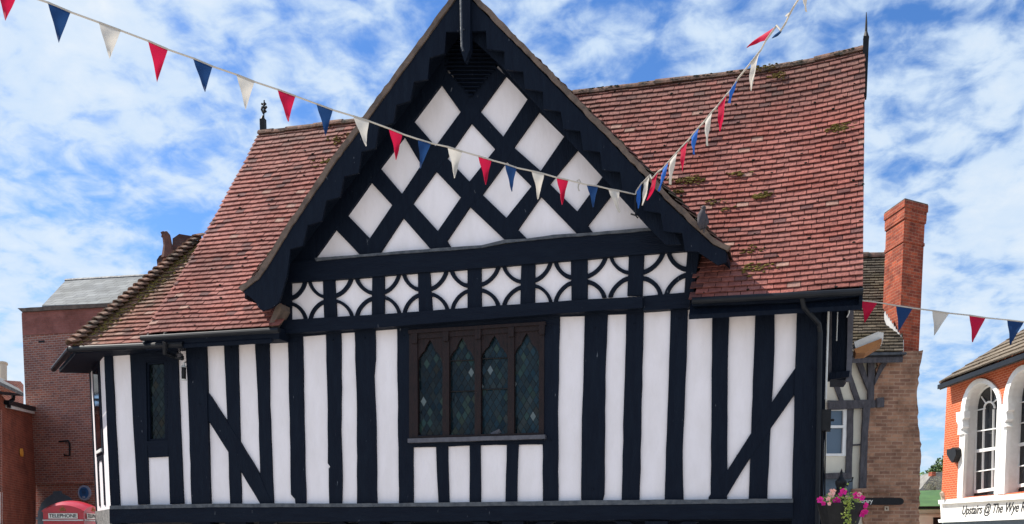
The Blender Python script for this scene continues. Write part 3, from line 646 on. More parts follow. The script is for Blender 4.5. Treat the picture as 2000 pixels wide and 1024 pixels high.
for r_ in range(0, 18):
    for k in range(0, 4):
        cx = 288 + (k + (.5 if r_ % 2 else 0)) * 11; cy = 706 + r_ * 9.3
        P_ = [gp(cx, cy - 8.6), gp(cx + 5, cy), gp(cx, cy + 8.6), gp(cx - 5, cy)]; cen = sum(P_, Vector()) / 4
        rot = Matrix.Rotation(rnd.gauss(0, .05), 3, 'X') @ Matrix.Rotation(rnd.gauss(0, .05), 3, 'Z'); P_ = [cen + rot @ (p - cen) for p in P_]
        gm.add(P_, [[3, 2, 1, 0]], tuple(Vector((.004, .008, .008)) * rnd.uniform(.4, 1.8)))
gm.build('glazing', 'glassd', aw)
lm = MB(); prism('', [(284, 705), (326, 703), (328, 862), (287, 864)], PY(.18), .01, None, None, mb=lm); lm.build('lead_came', 'leadc', aw)
# canted face
dA = (PA(216, 990) - CAMLOC).dot(AX)
PC = P2(189, dA / .90, 216, dA)
cth = .12
cR = Vector((ac.x, ac.y, 0)); cL = PC(189, 1004); cL.z = 0
zt_ = PA(216, 690).z + .05; zb0 = PC(203, 996).z
def CW(u, z, k=0): p = cL.lerp(cR, u) + PC.n * k; return Vector((p.x, p.y, z))
def cwall(name, pts, k, th, m, wob=0): return prism(name, [CW(u, z, k) for u, z in pts], PC.off(k), th, m, mh, wob)
H = zt_ - zb0; zz_ = lambda f: zb0 + H * f
cwall('canted_wall', [(0, zb0), (1, zb0), (1, zt_), (0, zt_)], 0, cth, 'plaster')
cwall('stud', [(0, zb0), (.05, zb0), (.05, zt_), (0, zt_)], .02, .03, 'black', .004)
cwall('window_surround', [(.24, zz_(.37)), (.74, zz_(.37)), (.74, zt_), (.24, zt_)], .02, .03, 'black', .003)
cwall('stud', [(.26, zz_(.03)), (.34, zz_(.03)), (.34, zz_(.30)), (.38, zz_(.335)), (.58, zz_(.335)), (.62, zz_(.30)), (.62, zz_(.03)), (.70, zz_(.03)), (.70, zz_(.368)), (.26, zz_(.368))], .018, .03, 'black', 0)
cwall('window', [(.34, zz_(.42)), (.64, zz_(.42)), (.64, zz_(.93)), (.34, zz_(.93))], .028, .03, 'glass')
cwall('window_sill', [(.30, zz_(.385)), (.68, zz_(.385)), (.68, zz_(.405)), (.30, zz_(.405))], .05, .05, 'white')
cwall('sill_corbel', [(-.02, zb0 - .6), (1.0, zb0 - .6), (1.0, zb0 - .004), (-.02, zb0 - .004)], .03, .2, 'stone')
# annex body behind (rear walls, floor)
far = Vector((cL.x + .1, cL.y + .1, 0)); mb = MB()
zt2 = PA(300, 680).z
mb.box((far.x, far.y, zf), (xl, far.y + .1, zt2)); mb.build('annex_rear_wall', 'plaster', mh)
mb = MB(); mb.add([(ac.x, .15, zf - .02), (xl, .15, zf - .02), (xl, far.y, zf - .02), (far.x, far.y, zf - .02), (ac.x, .15, zf + .15), (xl, .15, zf + .15), (xl, far.y, zf + .15), (far.x, far.y, zf + .15)], [[3, 2, 1, 0], [4, 5, 6, 7], [0, 1, 5, 4], [1, 2, 6, 5], [2, 3, 7, 6], [3, 0, 4, 7]]); mb.build('annex_floor', 'blackh', mh)
for (x, y) in ((ac.x + .12, .22), (far.x + .3, far.y - .1)):
    mb = MB(); mb.box((x - .1, y - .1, 0), (x + .12, y + .12, zf)); mb.build('ground_post', 'black', mh)
# annex roof: front slope and canted slope sharing the hip
aE0 = PY(-.35)(142, 678); aE1 = PY(-.35)(372, 668)
aH = PY(1.95)(396, 466)
aR1 = Vector((aE1.x + .9, aH.y, aH.z))
def ap_(s_, t_, p):
    q_ = noise.noise(p * 1.6); base = red_pal((.30, .115, .085), .25, .10, .08)(s_, .3, p)
    w = min(1, max(0, (1 - s_ * 2.6) + .3 * q_)) * .75; return tuple(base[i] * (1 - w) + (.17, .13, .075)[i] * w for i in range(3))
tile_roof('annex_roof', aE0, aE1, aR1, aH, mh, ap_, specks=.1)
cE = at(108, 728, dA / .84)                                    # far end of the canted eaves
r_ = ray(112, 722); cE = CAMLOC + r_ * ((aE0.z - .06 - CAMLOC.z) / r_.z)
cdir = Vector((PC.n.y, -PC.n.x, 0)); 
if cdir.y < 0: cdir = -cdir
cE = aE0 + (Vector((cE.x, cE.y, aE0.z)) - aE0)
tile_roof('annex_roof_canted', cE, aE0, aH, aH + Vector((-.25, .5, 0)), mh, ap_, specks=0)
# stacked hip tiles
hp = MB(); nH = 26
for k in range(nH):
    t = k / nH; c = aE0.lerp(aH, t); c2 = aE0.lerp(aH, t + 1.35 / nH); up = Vector((0, 0, 1)); d = (aH - aE0).normalized(); sx = d.cross(up).normalized(); u2 = sx.cross(d)
    w = .22 * rnd.uniform(.9, 1.1); V = []
    for (cc, lift_, ww) in ((c, .115, w), (c2, .03, w * .75)):
        for a in (-1, -.5, 0, .5, 1): V.append(cc + sx * ww * a + u2 * (lift_ + .07 * (1 - a * a)))
    for (cc, lift_, ww) in ((c, .082, w), (c2, -.01, w * .75)):
        for a in (-1, -.5, 0, .5, 1): V.append(cc + sx * ww * a + u2 * (lift_ + .07 * (1 - a * a)))
    Fc = [[i, i + 1, 6 + i, 5 + i] for i in range(4)] + [[10 + i, 15 + i, 16 + i, 11 + i] for i in range(4)] + [[i, 10 + i, 11 + i, i + 1] for i in range(4)] + [[0, 5, 15, 10], [4, 14, 19, 9]]
    hp.add(V, Fc)
hp.build('hip_tile', 'ridge', mh)
mb = MB()
for i in range(420):
    t = rnd.random() ** .8; c = aE0.lerp(aH, t); off = abs(rnd.gauss(.26, .14)); 
    nA = (aE1 - aE0).cross(aH - aE0).normalized(); nA = nA if nA.z > 0 else -nA
    mb.blob(c + Vector((off, 0, 0)) + nA * .035, rnd.uniform(.012, .03), (1.3, 1, .6), .3)
mb.build('moss', 'moss', mh)['kind'] = 'stuff'
gt = MB(); gt.tube([aE0 + Vector((0, -.08, -.06)), aE1 + Vector((-.1, -.08, -.06))], .06, 10); gt.tube([aE0 + Vector((0, -.08, -.06)), cE + Vector((-.06, -.05, -.06))], .06, 10); gt.build('gutter', 'gutter', mh)
sb = MB(); z0 = aE0.z - .13
sb.add([(aE0.x + .05, aE0.y + .02, z0), (aE1.x, aE1.y + .02, z0), (aE1.x, .3, z0 - .0), (ac.x, .2, z0), (far.x, far.y, z0), (cE.x + .05, cE.y, z0)] + [(aE0.x + .05, aE0.y + .02, z0 + .09), (aE1.x, aE1.y + .02, z0 + .09), (aE1.x, .3, z0 + .09), (ac.x, .2, z0 + .09), (far.x, far.y, z0 + .09), (cE.x + .05, cE.y, z0 + .09)],
       [[5, 4, 3, 2, 1, 0], [6, 7, 8, 9, 10, 11], [0, 1, 7, 6], [5, 0, 6, 11], [4, 5, 11, 10]]); sb.build('eaves_soffit', 'black', mh)

# ---- finials
fb = PY(yRg)(514, 250); fn = MB()
fn.box((fb.x - .055, yRg - .05, fb.z - .1), (fb.x + .055, yRg + .05, fb.z + .18)); q = PY(yRg)
fn.lathe(Vector((fb.x, yRg, 0)), [(.055, fb.z + .18), (.015, fb.z + .26)], 8)
fn.tube([q(515, 234), q(516, 196)], .014, 6)
for (a, b) in (((515, 222), (511, 214)), ((516, 214), (521, 208)), ((516, 205), (511, 203)), ((515, 220), (520, 217)), ((516, 201), (519, 204)), ((511, 214), (513, 208))): fn.tube([q(*a), q(*b)], .024, 6)
fn.blob(q(516, 218), .035); fn.blob(q(516, 206), .03)
fn.build('finial', 'iron', mh)
fn = MB(); q = PY(yRg - .05)
fn.box8([PY(yRg - .05)(x, y) for x, y in ()] or [Vector((q(1686, 100).x, yRg - .12, q(1686, 190).z)), Vector((q(1696, 100).x, yRg - .12, q(1696, 190).z)), Vector((q(1696, 100).x, yRg + .05, q(1696, 190).z)), Vector((q(1686, 100).x, yRg + .05, q(1686, 190).z)),
   Vector((q(1686, 75).x, yRg - .12, q(1686, 74).z)), Vector((q(1697, 75).x, yRg - .12, q(1697, 74).z)), Vector((q(1697, 75).x, yRg + .05, q(1697, 74).z)), Vector((q(1686, 75).x, yRg + .05, q(1686, 74).z))])
fn.tube([q(1691.5, 76), q(1691.5, 62), q(1692, 45), q(1692, 24)], [.06, .025, .02, .006], 6); fn.build('finial', 'iron', mh)

# ================================================================== things on or near the market house
l = thing('wall_lantern', 'small black lantern with white rims hung beside the left corner post of the market hall', 'lantern', PY(-.1)(358, 738))
mb = MB(); q = PY(-.14); c = q(359, 728); mb.tube([q(359, 718), q(359, 740)], .045, 8); mb.build('lamp_body', 'iron', l)
mb = MB(); mb.tube([q(359, 714), q(359, 718)], [.03, .065], 8); mb.tube([q(359, 708), q(359, 714)], .02, 6); mb.build('lamp_rim', 'tin', l)
mb = MB(); mb.tube([q(359, 741), q(359, 743)], .06, 8); mb.build('lamp_rim', 'tin', l)
mb = MB(); mb.tube([q(359, 709), PY(-.06)(366, 706)], .012, 5); mb.build('bracket', 'iron', l)
l = thing('security_camera', 'small pale bullet camera under the left eaves above the lantern', 'camera', PY(-.3)(350, 690))
mb = MB(); mb.tube([PY(-.3)(342, 670), PY(-.34)(360, 666)], .03, 8); mb.build('camera_body', 'tin', l)
mb = MB(); mb.tube([PY(-.3)(346, 669), PY(-.2)(352, 690), PY(-.1)(356, 698)], .018, 6); mb.blob(PY(-.15)(352, 696), .07); mb.build('mount', 'grey_timber', l)

# pigeon on the verge
bd = PY(-.5)
q = lambda x, y, dy=0: PY(-.80 + dy)(x, y)
mb = MB()
mb.tube([q(1372, 447), q(1371, 440), q(1371, 430), q(1371, 420), q(1373, 412), q(1374, 408)], [.025, .055, .075, .068, .038, .026], 10)
mb.tube([q(1374, 411), q(1374.5, 405.5), q(1372.5, 403.5)], [.03, .038, .02], 8); mb.tube([q(1372, 405), q(1368, 407)], [.014, .003], 5)
mb.tube([q(1366, 424, -.05), q(1367, 438, -.04), q(1369, 448, -.02)], [.03, .045, .012], 6); mb.tube([q(1378, 420, .02), q(1380, 434), q(1377, 447, .02)], [.03, .045, .012], 6)
mb.tube([q(1370, 444), q(1368, 450)], .01, 5); mb.tube([q(1375, 444), q(1375, 455)], .01, 5); mb.tube([q(1373, 445, .1), q(1375, 453, .15)], [.04, .015], 6)
tag(mb.build('pigeon', 'bird', None, True), 'grey pigeon perched upright on the right verge of the gable', 'bird')

# hook for the bunting
mb = MB(); q = PY(-.9); mb.tube([PY(-.16)(1246, 419), q(1241, 421)], .012, 6); mb.tube([q(1241, 380), q(1241, 421)], .012, 6)
mb.tube([q(1232, 418), q(1241, 421), q(1246, 426)], .012, 6)
tag(mb.build('wall_hook', 'iron'), 'black iron hook on the gable where two strings of bunting meet', 'hook')

# ================================================================== bunting
def bunting(label, cord, flags, dfun, names):
    t = thing('bunting', label, 'bunting', at(cord[0][0], cord[0][1], dfun(cord[0][0])), 'strings of bunting')
    mb = MB(); P_ = [at(x, y, dfun(x)) for x, y in cord]; pts = []
    for a, b in zip(P_, P_[1:]):
        for k in range(6): pts.append(a.lerp(b, k / 6))
    pts.append(P_[-1]); mb.tube(pts, .0105, 6); mb.build('cord', FL['w'], t)
    for (tl, tr, tip, c) in flags:
        A = at(*tl, dfun(tl[0])); B = at(*tr, dfun(tr[0])); T_ = at(*tip, dfun(tip[0])); n = (B - A).cross(T_ - A).normalized()
        mb = MB(); K = 9; J = 5; cu = rnd.choice((-1, 1)) * rnd.uniform(.02, .055); cu2 = rnd.uniform(-.04, .04)
        V = []; 
        for side in (0,):
            for i in range(K + 1):
                f = i / K; a = A.lerp(T_, f); b = B.lerp(T_, f)
                for j in range(J + 1):
                    g_ = j / J; p = a.lerp(b, g_); V.append(p + n * (cu * math.sin(math.pi * g_) * min(1, f * 2.5) * (1 - f * .3) + cu2 * f * f * 2 + .008 * math.sin(f * 9 + g_ * 4) * min(1, f * 4) + side * .0015))
        m_ = (K + 1) * (J + 1); Fc = []
        for i in range(K):
            for j in range(J):
                q_ = [i * (J + 1) + j, i * (J + 1) + j + 1, (i + 1) * (J + 1) + j + 1, (i + 1) * (J + 1) + j]
                Fc.append(q_)
        o = mk('flag', V, Fc, FL[c], t, smooth=True); o['label'] = names[c]
        hm = MB(); hm.tube([A, B], .012, 6); hm.build('flag_hem', FL['w'] if c == 'w' else FL['w'], o)
    return t
nm1 = {'r': 'red triangular flag', 'b': 'navy triangular flag', 'w': 'cream triangular flag', 's': 'bright blue triangular flag'}
f1 = [((-6, -28), (36, -14), (10, 47), 'r'), ((93, 5), (138, 24), (115, 83), 'b'), ((193, 44), (236, 60), (213, 120), 'w'), ((289, 80), (328, 97), (309, 154), 'r'), ((377, 114), (415, 130), (399, 184), 'b'),
 ((462, 146), (497, 160), (480, 214), 'w'), ((542, 175), (577, 188), (561, 242), 'r'), ((618, 203), (650, 215), (636, 266), 'b'), ((690, 227), (721, 237), (712, 290), 'w'), ((759, 251), (786, 262), (776, 310), 'r'),
 ((816, 272), (842, 280), (824, 326), 'b'), ((874, 287), (903, 296), (888, 348), 'w'), ((934, 305), (960, 313), (948, 362), 'r'), ((986, 320), (1009, 328), (998, 376), 'b'), ((1038, 334), (1063, 340), (1055, 386), 'w'),
 ((1087, 347), (1110, 352), (1098, 400), 'r'), ((1146, 361), (1168, 364), (1160, 404), 'b'), ((1188, 369), (1210, 373), (1205, 419), 'w')]
def path(fs, pre, post): return pre + [p for f in fs for p in (f[0], f[1])] + post
D_end = (PY(-.90)(1240, 380) - CAMLOC).dot(AX)
def d1(x): t = max(0, min(1.2, (1240 - x) / 1240)); return D_end / (1 + t * (D_end / 10.2 - 1))
bunting('long string of red, navy and cream bunting sloping from top left down across the gable', path(f1, [(-150, -80)], [(1241, 380)]), f1, d1, nm1)
f2 = [((1243, 373), (1254, 357), (1243, 407), 's'), ((1257, 355), (1270, 342), (1256, 402), 'w'), ((1273, 350), (1286, 335), (1271, 393), 'r'), ((1294, 330), (1306, 316), (1293, 375), 's'), ((1308, 314), (1324, 296), (1306, 360), 'w'),
 ((1329, 290), (1344, 275), (1328, 335), 'r'), ((1350, 267), (1366, 248), (1350, 301), 's'), ((1377, 236), (1392, 217), (1376, 284), 'w'), ((1402, 207), (1420, 184), (1402, 256), 'r'), ((1428, 176), (1442, 153), (1424, 202), 's'),
 ((1467, 122), (1486, 98), (1457, 176), 'w'), ((1496, 79), (1517, 50), (1453, 92), 'r'), ((1525, 60), (1535, 44), (1515, 77), 'b'), ((1541, 30), (1551, 12), (1539, 34), 'w'), ((1568, -14), (1584, -34), (1565, 21), 'w')]
def d2(x): t = max(0, (x - 1240) / 340); return D_end / (1 + t * (D_end / 10.5 - 1))
bunting('string of bunting climbing steeply from the gable hook to the top edge', [(1241, 380)] + path(f2, [], [(1640, -110)]), f2, d2, nm1)
f3 = [((1682, 587), (1714, 591), (1690, 630), 'r'), ((1750, 597), (1783, 602), (1757, 646), 'b'), ((1821, 607), (1854, 612), (1825, 655), 'w'), ((1893, 616), (1925, 621), (1902, 667), 'r'), ((1967, 625), (2000, 629), (1975, 673), 'b'), ((2040, 634), (2074, 638), (2050, 682), 'w')]
def d3(x): return 14.6
bunting('short level string of bunting at the right, in front of the brick chimney and sky', path(f3, [(1645, 583)], [(2200, 652)]), f3, d3, nm1)
mb = MB(); q = PY(-.75); mb.tube([q(1130, 357), q(1127, 353), q(1131, 351), q(1134, 356), q(1130, 361), q(1129, 367), q(1131, 373)], .012, 6)
tag(mb.build('ribbon', FL['w']), 'white scrap of ribbon hanging in front of the gable lattice between red and navy flags', 'ribbon')

# ================================================================== LEFT: brick building, far red house, kiosk
LBp = PY(10)
lb = thing('brick_building', 'tall dark red brick building with slate roof left of the market hall', 'building', (LBp(150, 900).x, 10, 0))
zg = LBp(62, 1230); 
prism('wall', [(42, 612), (330, 596), (330, 1230), (70, 1230)], LBp, .3, 'brick_dark', lb, .0, holes=[[(92, 1100), (92, 1010), (97, 992), (106, 981), (116, 980), (126, 983), (134, 992), (137, 1010), (137, 1100)]])
prism('parapet_coping', [(34, 602), (330, 585), (330, 592), (42, 609)], LBp.off(.12), .45, 'verge', lb, .01)
prism('cornice', [(43, 609), (330, 592), (330, 640), (44, 655)], LBp.off(.03), .1, brick_mat('brick_band', (.34, .125, .10), (.29, .11, .09), (.30, .16, .14), msize=.003), lb)
prism('string_course', [(62, 938), (185, 936), (185, 944), (62, 946)], LBp.off(.07), .12, 'brick_dark', lb)
prism('window_surround', [(73, 1030), (74, 1000), (81, 983), (91, 972), (103, 965), (104, 960), (118, 959), (119, 964), (133, 970), (146, 982), (153, 998), (155, 1030), (134, 1030), (133, 1010), (128, 996), (119, 988), (109, 987), (100, 995), (95, 1008), (94, 1030)], LBp.off(.05), .25, 'greyp', lb)
prism('window_pane', [(92, 1100), (92, 975), (140, 975), (140, 1100)], LBp.off(-.22), .03, 'glass', lb)
prism('window_imposts', [(70, 1010), (96, 1010), (96, 1015), (70, 1015)], LBp.off(.08), .2, 'greyp', lb)
prism('vent_grille', [(75, 666), (87, 665), (87, 669), (75, 670)], LBp.off(.004), .01, 'iron', lb)
x0, x1 = LBp(80, 600).x, LBp(330, 600).x
sl0, sl1 = PY(10.3)(82, 597), PY(10.3)(330, 588); sh0, sh1 = PY(13)(128, 548), PY(13)(400, 532)
mb = MB(); dn = Vector((0, 0, -.1)); mb.box8([sl0 + dn, sl1 + dn, sh1 + dn, sh0 + dn, sl0, sl1, sh1, sh0]); mb.build('slate_roof', 'slate', lb)
mb = MB(); mb.tube([sh0, sh1], .06, 6); mb.build('ridge', 'lead', lb)
mb = MB()
side = [(LBp(43, 610).x, 10.3, 0), (LBp(43, 610).x + .3, 10.3, 0), (LBp(43, 610).x + 3.2, 19, 0), (LBp(43, 610).x + 2.9, 19, 0)]; zz = LBp(43, 606).z
mb.box8([Vector(p) for p in side] + [Vector((p[0], p[1], zz)) for p in side]); mb.build('side_wall', 'brick_dark', lb)
mb = MB(); q = LBp.off(.06); mb.tube([q(115, 863), q(133, 861), q(136, 866), q(136, 890), q(126, 890), q(126, 887)], .03, 6)
tag(mb.build('iron_bracket', 'iron'), 'bent black iron sign bracket on the dark brick wall', 'bracket')
pq = thing('round_plaque', 'round blue plaque on the brick wall above the telephone kiosk', 'plaque', LBp.off(.05)(166, 963))
c = LBp.off(.02)(166, 963); Rr = (LBp.off(.02)(180, 963) - LBp.off(.02)(166, 963)).length * .86
def disc(c, r, n, th, m, parent, name, K=32):
    tx = Vector((0, 0, 1)).cross(n).normalized(); ty = n.cross(tx)
    ring = [c + (tx * math.cos(2 * math.pi * k / K) + ty * math.sin(2 * math.pi * k / K)) * r for k in range(K)]
    V = [p + n * th for p in ring] + [p - n * .01 for p in ring]
    return mk(name, V, [list(range(K)), list(range(K, 2 * K))[::-1]] + [[k, k + K, (k + 1) % K + K, (k + 1) % K] for k in range(K)], m, parent)
nL = Vector((0, -1, 0))
disc(c, Rr, nL, .05, 'blue_rim', pq, 'rim'); disc(c, Rr * .76, nL, .056, 'blue_pl', pq, 'plate')
mb = MB(); mb.box((c.x - .05, c.y - .075, c.z - Rr * .7), (c.x + .05, c.y - .06, c.z - Rr * .45)); mb.box((c.x - Rr * .93, c.y - .07, c.z - .03), (c.x - Rr * .84, c.y - .05, c.z + .03)); mb.box((c.x + Rr * .84, c.y - .07, c.z - .03), (c.x + Rr * .93, c.y - .05, c.z + .03)); mb.build('emblem', 'blue_rim', pq)
mb = MB()
for k in range(4): mb.box((c.x - Rr * (.4 - .04 * k), c.y - .064, c.z + Rr * (.38 - .18 * k)), (c.x + Rr * (.4 - .04 * k), c.y - .05, c.z + Rr * (.43 - .18 * k)))
mb.build('inscription', 'ink', pq)
# chimney behind the annex roof
ch = thing('stepped_chimney', 'brown brick chimney with leaning clay pot behind the annex roof', 'chimney', at(338, 1047, 27))
q = Pl(at(338, 700, 27), -AX.normalized()); q = Pl(at(338, 700, 27), Vector((-AX.x, -AX.y, 0)))
prism('stack', [(308, 528), (306, 508), (311, 500), (322, 494), (337, 496), (337, 466), (350, 457), (374, 461), (380, 560), (309, 560)], q, .9, brick_mat('brick_brown', (.10, .045, .04), (.06, .035, .033), (.08, .055, .05)), ch, .02, .2)
prism('stack_base', [(300, 555), (380, 555), (380, 1190), (300, 1190)], q.off(.02), 1.0, 'brick_dark', ch)
mb = MB(); mb.tube([q(329, 505), q(328, 480), q(325, 462), q(321, 458)], [.2, .13, .12, .12], 10); mb.blob(q(321, 458), .1); mb.build('chimney_pot', mat('sooty_clay', (.15, .07, .055), .9, .2, (.08, .045, .04), 6), ch)
# far left red house
fp = P2(0, 27, 58, 31)
rh = thing('red_brick_house', 'orange red brick house with slate eaves at the far left edge', 'house', at(25, 1047, 28))
prism('wall', [(-200, 640), (0, 768), (18, 790), (70, 812), (70, 1230), (-200, 1230)], fp, .3, 'brick_red', rh)
prism('eaves', [(-200, 620), (0, 764), (46, 770), (46, 774), (0, 770), (-200, 628)], fp.off(.3), .3, 'gutter', rh)
prism('cornice', [(18, 791), (70, 805), (70, 809), (18, 797)], fp.off(.1), .2, 'white', rh)
prism('cornice', [(18, 782), (70, 795), (70, 803), (18, 790)], fp.off(.15), .25, 'gutter', rh)
rp0, rp1, rp2 = fp.off(.3)(-200, 618), fp.off(.3)(47, 768), fp.off(-4)(-60, 690)
mb = MB(); a, b, c2, d2_ = fp.off(.3)(-200, 650), fp.off(.3)(46, 768), fp.off(-3)(30, 752), fp.off(-3)(-200, 640); mb.box8([p + dn for p in (a, b, c2, d2_)] + [a, b, c2, d2_]); mb.build('roof', 'slate', rh)
mb = MB(); mb.tube([fp.off(.25)(26, 771), fp.off(.2)(26, 780), fp.off(.1)(17, 786), fp.off(.1)(18, 797)], .06, 6); mb.build('downpipe', 'gutter', rh)
prism('chimney', [(8, 743), (40, 745), (46, 752), (46, 810), (8, 790)], fp.off(-1.5), .8, 'brick_dark', rh)
mb = MB(); q = fp.off(-3.2); mb.tube([q(6, 745), q(6, 710)], .16, 10); mb.tube([q(6, 712), q(6, 709)], .2, 10); mb.build('chimney_pot', 'beige', rh)
prism('window_frame', [(-20, 960), (5, 962), (5, 1060), (-20, 1060)], fp.off(.03), .05, 'white', rh)
prism('wall_pipe', [(2, 800), (4, 800), (5, 1100), (3, 1100)], fp.off(.05), .05, 'brick_dark', rh)
oc = fp.off(.04)(41, 884); dd = disc(oc, .13, fp.n, .05, 'orange', None, 'wall_disc'); tag(dd, 'small round orange disc on the red brick wall at far left', 'disc')

# telephone kiosk
kq = at(163, 998, 21.2); vd = (CAMLOC - kq); vd.z = 0; vd.normalize()
an = R(24); kn = Matrix.Rotation(-an, 3, 'Z') @ vd; kt = Vector((-kn.y, kn.x, 0))    # front normal, tangent to the right
if kt.dot(CM @ Vector((1, 0, 0))) < 0: kt = -kt
ktop = kq.z; w = .92
kc = kq - kt * w / 2 - kn * w / 2; kc = Vector((kc.x, kc.y, 0))
K_ = thing('telephone_kiosk', 'red telephone kiosk with domed roof between the brick building and the market hall', 'telephone box', kc)
def KP(u, v, z): return kc + kt * u + kn * v + Vector((0, 0, z))    # u right, v out of the front
zc_ = ktop
bodyk = MB(); h = w / 2
def kbox(mbx, u0, v0, z0, u1, v1, z1): mbx.box8([KP(u0, v0, z0), KP(u1, v0, z0), KP(u1, v1, z0), KP(u0, v1, z0), KP(u0, v0, z1), KP(u1, v0, z1), KP(u1, v1, z1), KP(u0, v1, z1)])
for su in (-1, 1):
    for sv in (-1, 1): kbox(bodyk, su * h, sv * h, 0, su * (h - .1), sv * (h - .1), zc_ - .30)
kbox(bodyk, -h, -h, zc_ - .31, h, h, zc_ + .0); kbox(bodyk, -h - .02, -h - .02, 0, h + .02, h + .02, .1)
bodyk.build('frame', 'red', K_)
dm = MB(); G = 16; V = []; A_ = .13; B_ = .10
for i in range(G + 1):
    for j in range(G + 1):
        u = -1 + 2 * i / G; v = -1 + 2 * j / G; V.append(KP(u * (h + .015), v * (h + .015), zc_ + A_ * (1 - u * u) + A_ * (1 - v * v) * .9 * 1.0))
nb = len(V); V += [KP(-1 * (h + .015) + 0 * i, -1, zc_) for i in range(0)]
Fc = [[i * (G + 1) + j, (i + 1) * (G + 1) + j, (i + 1) * (G + 1) + j + 1, i * (G + 1) + j + 1] for i in range(G) for j in range(G)]
dm.add(V, Fc); dm.build('domed_roof', 'red', K_, True)
for (ax, nn, sgn) in ((kt, kn, 1), (kn, kt, 1), (kt, kn, -1), (kn, kt, -1)):
    base = Vector((kc.x, kc.y, 0)) + nn * (h + .0) * sgn
    V = []; n_ = 16
    for k in range(n_ + 1):
        u = -1 + 2 * k / n_; V.append(base + ax * u * (h + .015) + Vector((0, 0, zc_ + A_ * (1 - u * u) * (1.0 if ax is kt else .9))))
    V += [base + ax * (h + .015) + Vector((0, 0, zc_ - .02)), base - ax * (h + .015) + Vector((0, 0, zc_ - .02))]
    nv = len(V); V2 = V + [p + nn * .02 * sgn for p in V]
    mk('pediment', V2, [list(range(nv)), list(range(nv, 2 * nv))[::-1]] + [[k, (k + 1) % nv, (k + 1) % nv + nv, k + nv] for k in range(nv)], 'red', K_)
for (ax, nn, sgn) in ((kt, kn, 1), (kn, kt, 1)):
    rr = ax if ax is kt else -kn
    c = Vector((kc.x, kc.y, zc_ - .115)) + nn * (h + .012)
    mb = MB(); mb.box8([c + rr * a + Vector((0, 0, z)) + nn * n0 for n0 in (0, .015) for a, z in ((-.33, -.06), (.33, -.06), (.33, .06), (-.33, .06))]); sg = mb.build('sign_panel', 'cream_sign', K_)
    text('lettering', 'TELEPHONE', .115, c + nn * .018, rr, nn, M['ink'], sg, 0, 'CENTER', .003, 1.0)
    mb = MB(); c3 = Vector((kc.x, kc.y, zc_ - .215)) + nn * (h + .015); mb.box8([c3 + rr * a + Vector((0, 0, z)) + nn * n0 for n0 in (0, .03) for a, z in ((-.46, -.012), (.46, -.012), (.46, .016), (-.46, .016))]); mb.build('moulding', 'tin', K_)
    c4 = Vector((kc.x, kc.y, zc_ + .02)) + nn * (h + .02)
    mb = MB()
    for (a, z, r_) in ((-.05, .0, .022), (0, .0, .022), (.05, 0, .022), (-.035, .03, .018), (.035, .03, .018), (0, .045, .02), (0, .075, .012)): mb.blob(c4 + rr * a + Vector((0, 0, z)), r_ * 1.3, (1, 1, 1), .05)
    mb.build('crown_emblem', 'soffit', K_)
    for r0 in range(8):
        z1 = zc_ - .32 - r0 * .24; mb = MB(); c5 = Vector((kc.x, kc.y, 0)) + nn * (h - .03)
        mb.box8([c5 + rr * a + Vector((0, 0, z)) + nn * n0 for n0 in (0, .01) for a, z in ((-.33, z1 - .2), (.33, z1 - .2), (.33, z1), (-.33, z1))]); mb.build('glass_pane', 'tin' if r0 == 0 else 'glass', K_)

# ================================================================== RIGHT background
# timber framed house with big brick chimney wall
tp = Pl(at(1700, 900, 22.8), Vector((-AX.x, -AX.y, 0)))
th_ = thing('timber_house', 'grey timbered house with rough brick end wall and tall orange brick chimney', 'house', at(1700, 1047, 22.8))
hole = [(1614, 800), (1650, 800), (1650, 890), (1614, 890)]
prism('render_wall', [(1560, 690), (1715, 690), (1700, 930), (1700, 1230), (1560, 1230)], tp, .2, 'cream', th_, holes=[hole])
prism('brick_wall', [(1716, 700), (1770, 686), (1803, 684), (1793, 740), (1792, 790), (1793, 830), (1800, 868), (1797, 920), (1795, 1000), (1792, 1230), (1684, 1230), (1688, 900), (1692, 790), (1706, 760)], tp.off(.10), 1.3, 'brick_old', th_, .025, .09)
G_ = lambda n_, p, k=.05: prism(n_, p, tp.off(k), .08, 'grey_timber', th_, .008, .2)
G_('gutter_beam', [(1660, 697), (1752, 694), (1740, 704), (1662, 706)], .13); G_('post', [(1695, 703), (1709, 703), (1707, 785), (1696, 785)], .12)
G_('curved_brace', [(1673, 705), (1684, 705), (1696, 742), (1695, 762), (1686, 740)], .13); G_('curved_brace', [(1738, 703), (1725, 722), (1709, 752), (1709, 740), (1718, 715), (1728, 703)], .14)
G_('rail', [(1618, 782), (1700, 781), (1728, 783), (1726, 795), (1698, 797), (1618, 800)], .125)
G_('curved_brace', [(1626, 742), (1636, 742), (1648, 782), (1640, 783), (1632, 762)]); G_('curved_brace', [(1656, 730), (1663, 730), (1670, 750), (1681, 782), (1670, 782), (1662, 760)])
G_('stud', [(1655, 798), (1668, 798), (1664, 925), (1652, 925)]); G_('post', [(1686, 797), (1700, 797), (1696, 840), (1692, 955), (1679, 955), (1684, 840)], .135)
G_('rail', [(1664, 868), (1683, 867), (1683, 870), (1664, 871)]); G_('lower_rail', [(1610, 925), (1664, 923), (1664, 935), (1610, 935)], .14)
prism('lower_wall', [(1560, 934), (1666, 934), (1660, 1230), (1560, 1230)], tp.off(.06), .06, 'greyp', th_)
prism('gutter', [(1664, 689), (1770, 688), (1772, 692), (1664, 695)], tp.off(.35), .2, 'lead', th_)
